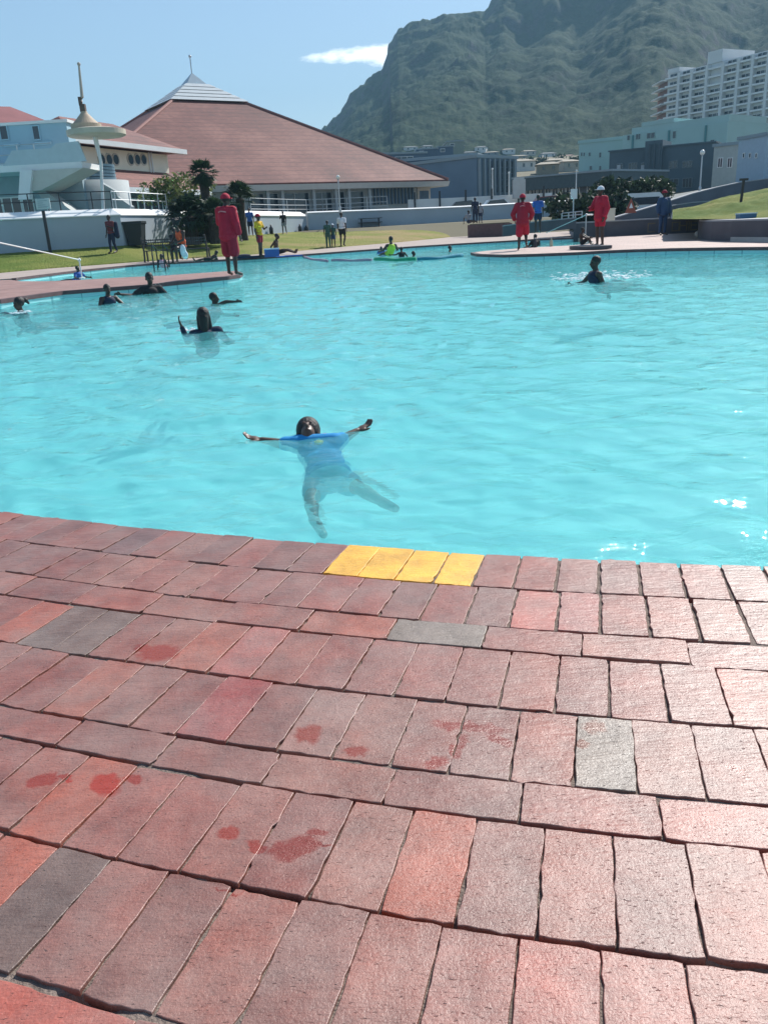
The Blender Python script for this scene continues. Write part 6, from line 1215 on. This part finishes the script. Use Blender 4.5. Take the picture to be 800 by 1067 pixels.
for px, py, m, hh_, lab, g_ in ((557.2, 257.8, BLACKM, .3, 'dark bottle standing on the island deck right of the middle lifeguard', 0), (574, 256.8, mat('clear_plastic', (.45, .48, .35), .2, .1), .3, 'pale half empty bottle on the island deck left of the rail post', 0)):
    q = at(px, py, ZD); mb = MB(); mb.lathe(q, [(.055, 0), (.06, .02), (.06, hh_*.6), (.025, hh_*.8), (.02, hh_)], 12); b_ = empty('bottle', q, lab, 'bottle'); mb.build('bottle_body', m, b_, True); mb = MB(); mb.lathe(q+(0, 0, hh_), [(.024, 0), (.024, .03)], 10); mb.build('cap', WHT, b_)
# sloping rails
def rail_thing(px, pyb, pyt, pxe, pye, Ye, label, z0=ZD, second=None, m=METAL):
    b = at(px, pyb, z0); t = at(px-(pyb-pyt)*.04, pyt, Y=b[1]); r = empty('handrail', b, label, 'handrail'); mb = MB(); mb.tube([b, (b[0], b[1], t[2])], .02, 8); mb.build('post', m, r)
    e = at(pxe, pye, Y=Ye); mb = MB(); mb.tube([(b[0], b[1], t[2]), e], .016, 8); mb.build('rail', m, r)
    if second is not None: e2 = at(second[0], second[1], Y=second[2]); mb = MB(); mb.tube([(b[0], b[1], t[2]), e2], .028, 8); mb.build('rail', m, r)
    mb = MB(); mb.lathe((b[0], b[1], b[2]), [(.09, 0), (.09, .03), (.04, .04)], 12); mb.build('base_flange', m, r); mb = MB(); mb.ball((b[0], b[1], t[2]), .05); mb.build('joint', m, r)
rail_thing(86, 290.3, 270.5, -30, 246.5, 18.0, 'white sloping rail on a short post beside the child in the paddling pool', m=WHITE)
rail_thing(609.5, 254, 224, 569, 242.5, at(569, 251, ZD)[1], 'grey sloping rail running down to the water behind the lifeguards', second=(617, 223.8, 33.0))
p0 = at(569, 242.5, Y=at(569, 251, ZD)[1])
# low parapet with white railing between middle and right lifeguards
P = [at(px, py, Y=40) for px, py in ((524, 236), (545, 233), (572, 230.3), (600, 227.5))]
r = empty('kerb_wall', P[1], 'low white topped kerb wall behind the middle lifeguard', 'wall'); mb = MB(); wall_ribbon(mb, P, [p[2] for p in P], [p[2]-.35 for p in P], .25, .1); mb.build('wall', LW, r); mb = MB(); cap_ribbon(mb, P, [p[2] for p in P], .25, .03, .03); mb.build('coping', LWC, r)
P = [at(px, py, Y=42) for px, py in ((585, 229), (592, 228.3), (599, 227.6), (606, 227))]; railing(P, 'railing', 'short low grey railing below the white sign board', .3, METAL)
# lounger like slab / dark leaning frame beside bench already built; tall dark ladder chair
q = at(159.5, 283.0, ZW-.02); lc_ = empty('pool_ladder', (q[0], q[1], q[2]), 'dark metal pool ladder behind the girl in pink', 'ladder')
for dx in (0, .42):
    mb = MB(); mb.tube([(q[0]+dx, q[1]+.25, q[2]-.5), (q[0]+dx, q[1]+.25, q[2]+.6), (q[0]+dx-.02, q[1]+.4, q[2]+.95), (q[0]+dx, q[1]+.9, q[2]+.8), (q[0]+dx, q[1]+.95, q[2]+.1)], .028, 8); mb.build('side_rail', BLACKM, lc_)
for k in range(3): mb = MB(); mb.box((q[0]+.21, q[1]+.25, q[2]-.3+.28*k), (.42, .08, .03)); mb.build('rung', BLACKM, lc_)
# pool noodles / lane floats
def noodle(pts_, rad, m, label):
    P = [at(px, py, ZW+.03) for px, py in pts_]; mb = MB(); n = 16; t = np.linspace(0, 1, n); P = np.array(P); kk = np.linspace(0, 1, len(P)); Q = np.stack([np.interp(t, kk, P[:, c]) for c in range(3)], 1); Q[:, 2] += .015*np.sin(t*9)
    mb.tube(list(Q), rad, 10); tag(mb.build('pool_noodle', m, None, True), label, 'pool noodle', 'foam floats lying in a line on the water')
noodle([(391, 270.2), (412, 271), (433, 270.3)], .07, cloth('foam_green', (.01, .30, .16)), 'bright green foam float in front of the man in the lime vest')
noodle([(435, 270.6), (455, 269.3), (481, 266.3)], .07, cloth('foam_teal', (.01, .20, .28)), 'dark teal foam float pointing at the tip of the island')
noodle([(346, 271.3), (366, 271.5), (387, 271.2)], .05, cloth('foam_mauve', (.30, .26, .33)), 'thin mauve foam float left of the green one')
noodle([(311, 266.5), (325, 270), (341, 272.2)], .05, cloth('foam_pink', (.36, .26, .33)), 'short pinkish foam float nearest the seated man feet')
p = at(482, 264, ZW); P = [at(px, py, ZW+.02)[:2] for px, py in ((480, 263.2), (490, 262.4), (516, 261), (540, 259.9), (540, 260.6), (518, 262.2), (494, 263.8))]
# splash foam
def foam(cx_, cy_, rx, ry, n, label, seed, hz=.05):
    r = np.random.default_rng(seed); mb = MB(); c = at(cx_, cy_, ZW)
    for k in range(n):
        a = r.uniform(0, 2*PI); d = r.random()**.6; s_ = r.uniform(.006, .017); mb.ball((c[0]+rx*d*math.cos(a), c[1]+ry*d*math.sin(a), ZW+.02+r.random()**3*hz), (s_*2.8, s_*1.6, s_*.5), None, 6, 4)
    tag(mb.build('splash', mat('foam_white', (.85, .9, .92), .5, .02), None, True), label, 'splash', None, 'stuff')
foam(604, 291.5, .55, .35, 150, 'white splash left of the boy with the mohawk', 1, .12); foam(638, 290.5, .7, .45, 170, 'white splash right of the boy with the mohawk', 2, .12)
foam(23, 327, .18, .25, 40, 'small splash at the neck of the ponytail swimmer', 3, .03); foam(195, 346, .1, .12, 24, 'small splash under the raised hand of the long haired girl', 4, .04)
# ---- girl floating on her back, near
def W(px, py, z): return at(px, py, z)
zw = ZW
wj = dict(head=W(321, 450, zw+.02), neck=W(327, 461, zw-.05), chest=W(333, 472, zw-.085), waist=W(338, 484, zw-.09), pelvis=W(342, 497, zw-.125),
    shL=W(309, 463, zw-.035), shR=W(350, 461, zw-.03), elL=W(290, 462, zw-.03), wrL=W(273, 458.5, zw-.005), elR=W(360, 456, zw-.02), wrR=W(372, 449, zw+.005),
    hipL=W(331, 500, zw-.16), hipR=W(352, 499, zw-.16), knL=W(324, 522, zw-.19), anL=W(327, 541, zw-.24), toL=W(337, 557, zw-.22), knR=W(375, 509, zw-.17), anR=W(398, 523, zw-.2), toR=W(412, 530, zw-.18))
L_t = np.linalg.norm(wj['neck']-wj['pelvis']); sG = L_t/.51
print('girl scale', L_t, sG, np.linalg.norm(wj['knL']-wj['hipL']), np.linalg.norm(wj['knL']-wj['anL']), np.linalg.norm(wj['shL']-wj['shR']))
hgirl = 1.2
r, T, H, TM, s = person(wj['pelvis'], hgirl, 0, 'girl in a bright blue swim top floating on her back with arms spread wide', {}, 1, [('tee', AQUA), ('shorts', CYAN)], None, None, face=(0, -.50, .80), up=(-.05, .85, .45), voxel=.009, world=wj)
hb = MB(); Hh = H; HM_G = np.stack([nrm(H(1, 0, 0)-H(0, 0, 0)), nrm(H(0, 1, 0)-H(0, 0, 0)), nrm(H(0, 0, 1)-H(0, 0, 0))], 1)
hb.ball(Hh(0, .03, .045), np.array((.098, .112, .116))*s*1.06, HM_G, 16, 12)
for k in range(9): a = -1+2*k/8; capsule(hb, Hh(a*.07, -.02+.03*abs(a), .105-.03*abs(a)), Hh(a*.085, .10, .05), .014*s, .012*s, 8, 3)
capsule(hb, Hh(.075, .01, .0), Hh(.11, .05, -.12), .022*s, .014*s); capsule(hb, Hh(-.075, .01, .0), Hh(-.10, .05, -.10), .022*s, .012*s)
fuse(hb, 'hair', HAIR, r, .008, 1)
for (dx, dz, c_, rx) in ((.045, .03, (.55, .03, .03), .04), (.085, .0, (.10, .45, .10), .035), (-.05, .03, (.5, .3, .45), .04), (0.0, -.03, (.75, .6, .1), .03)):
    mb = MB(); q = T['chest']+TM[:, 0]*dx*1.3*s+TM[:, 2]*dz*2*s-TM[:, 1]*.118*s; mb.ball(q, (rx*s*1.3, .018*s, .03*s*1.2), TM, 12, 8); mb.build('shirt_print', mat('print_%d' % int(rx*1000+dx*1000), c_, .6, .1), r, True)
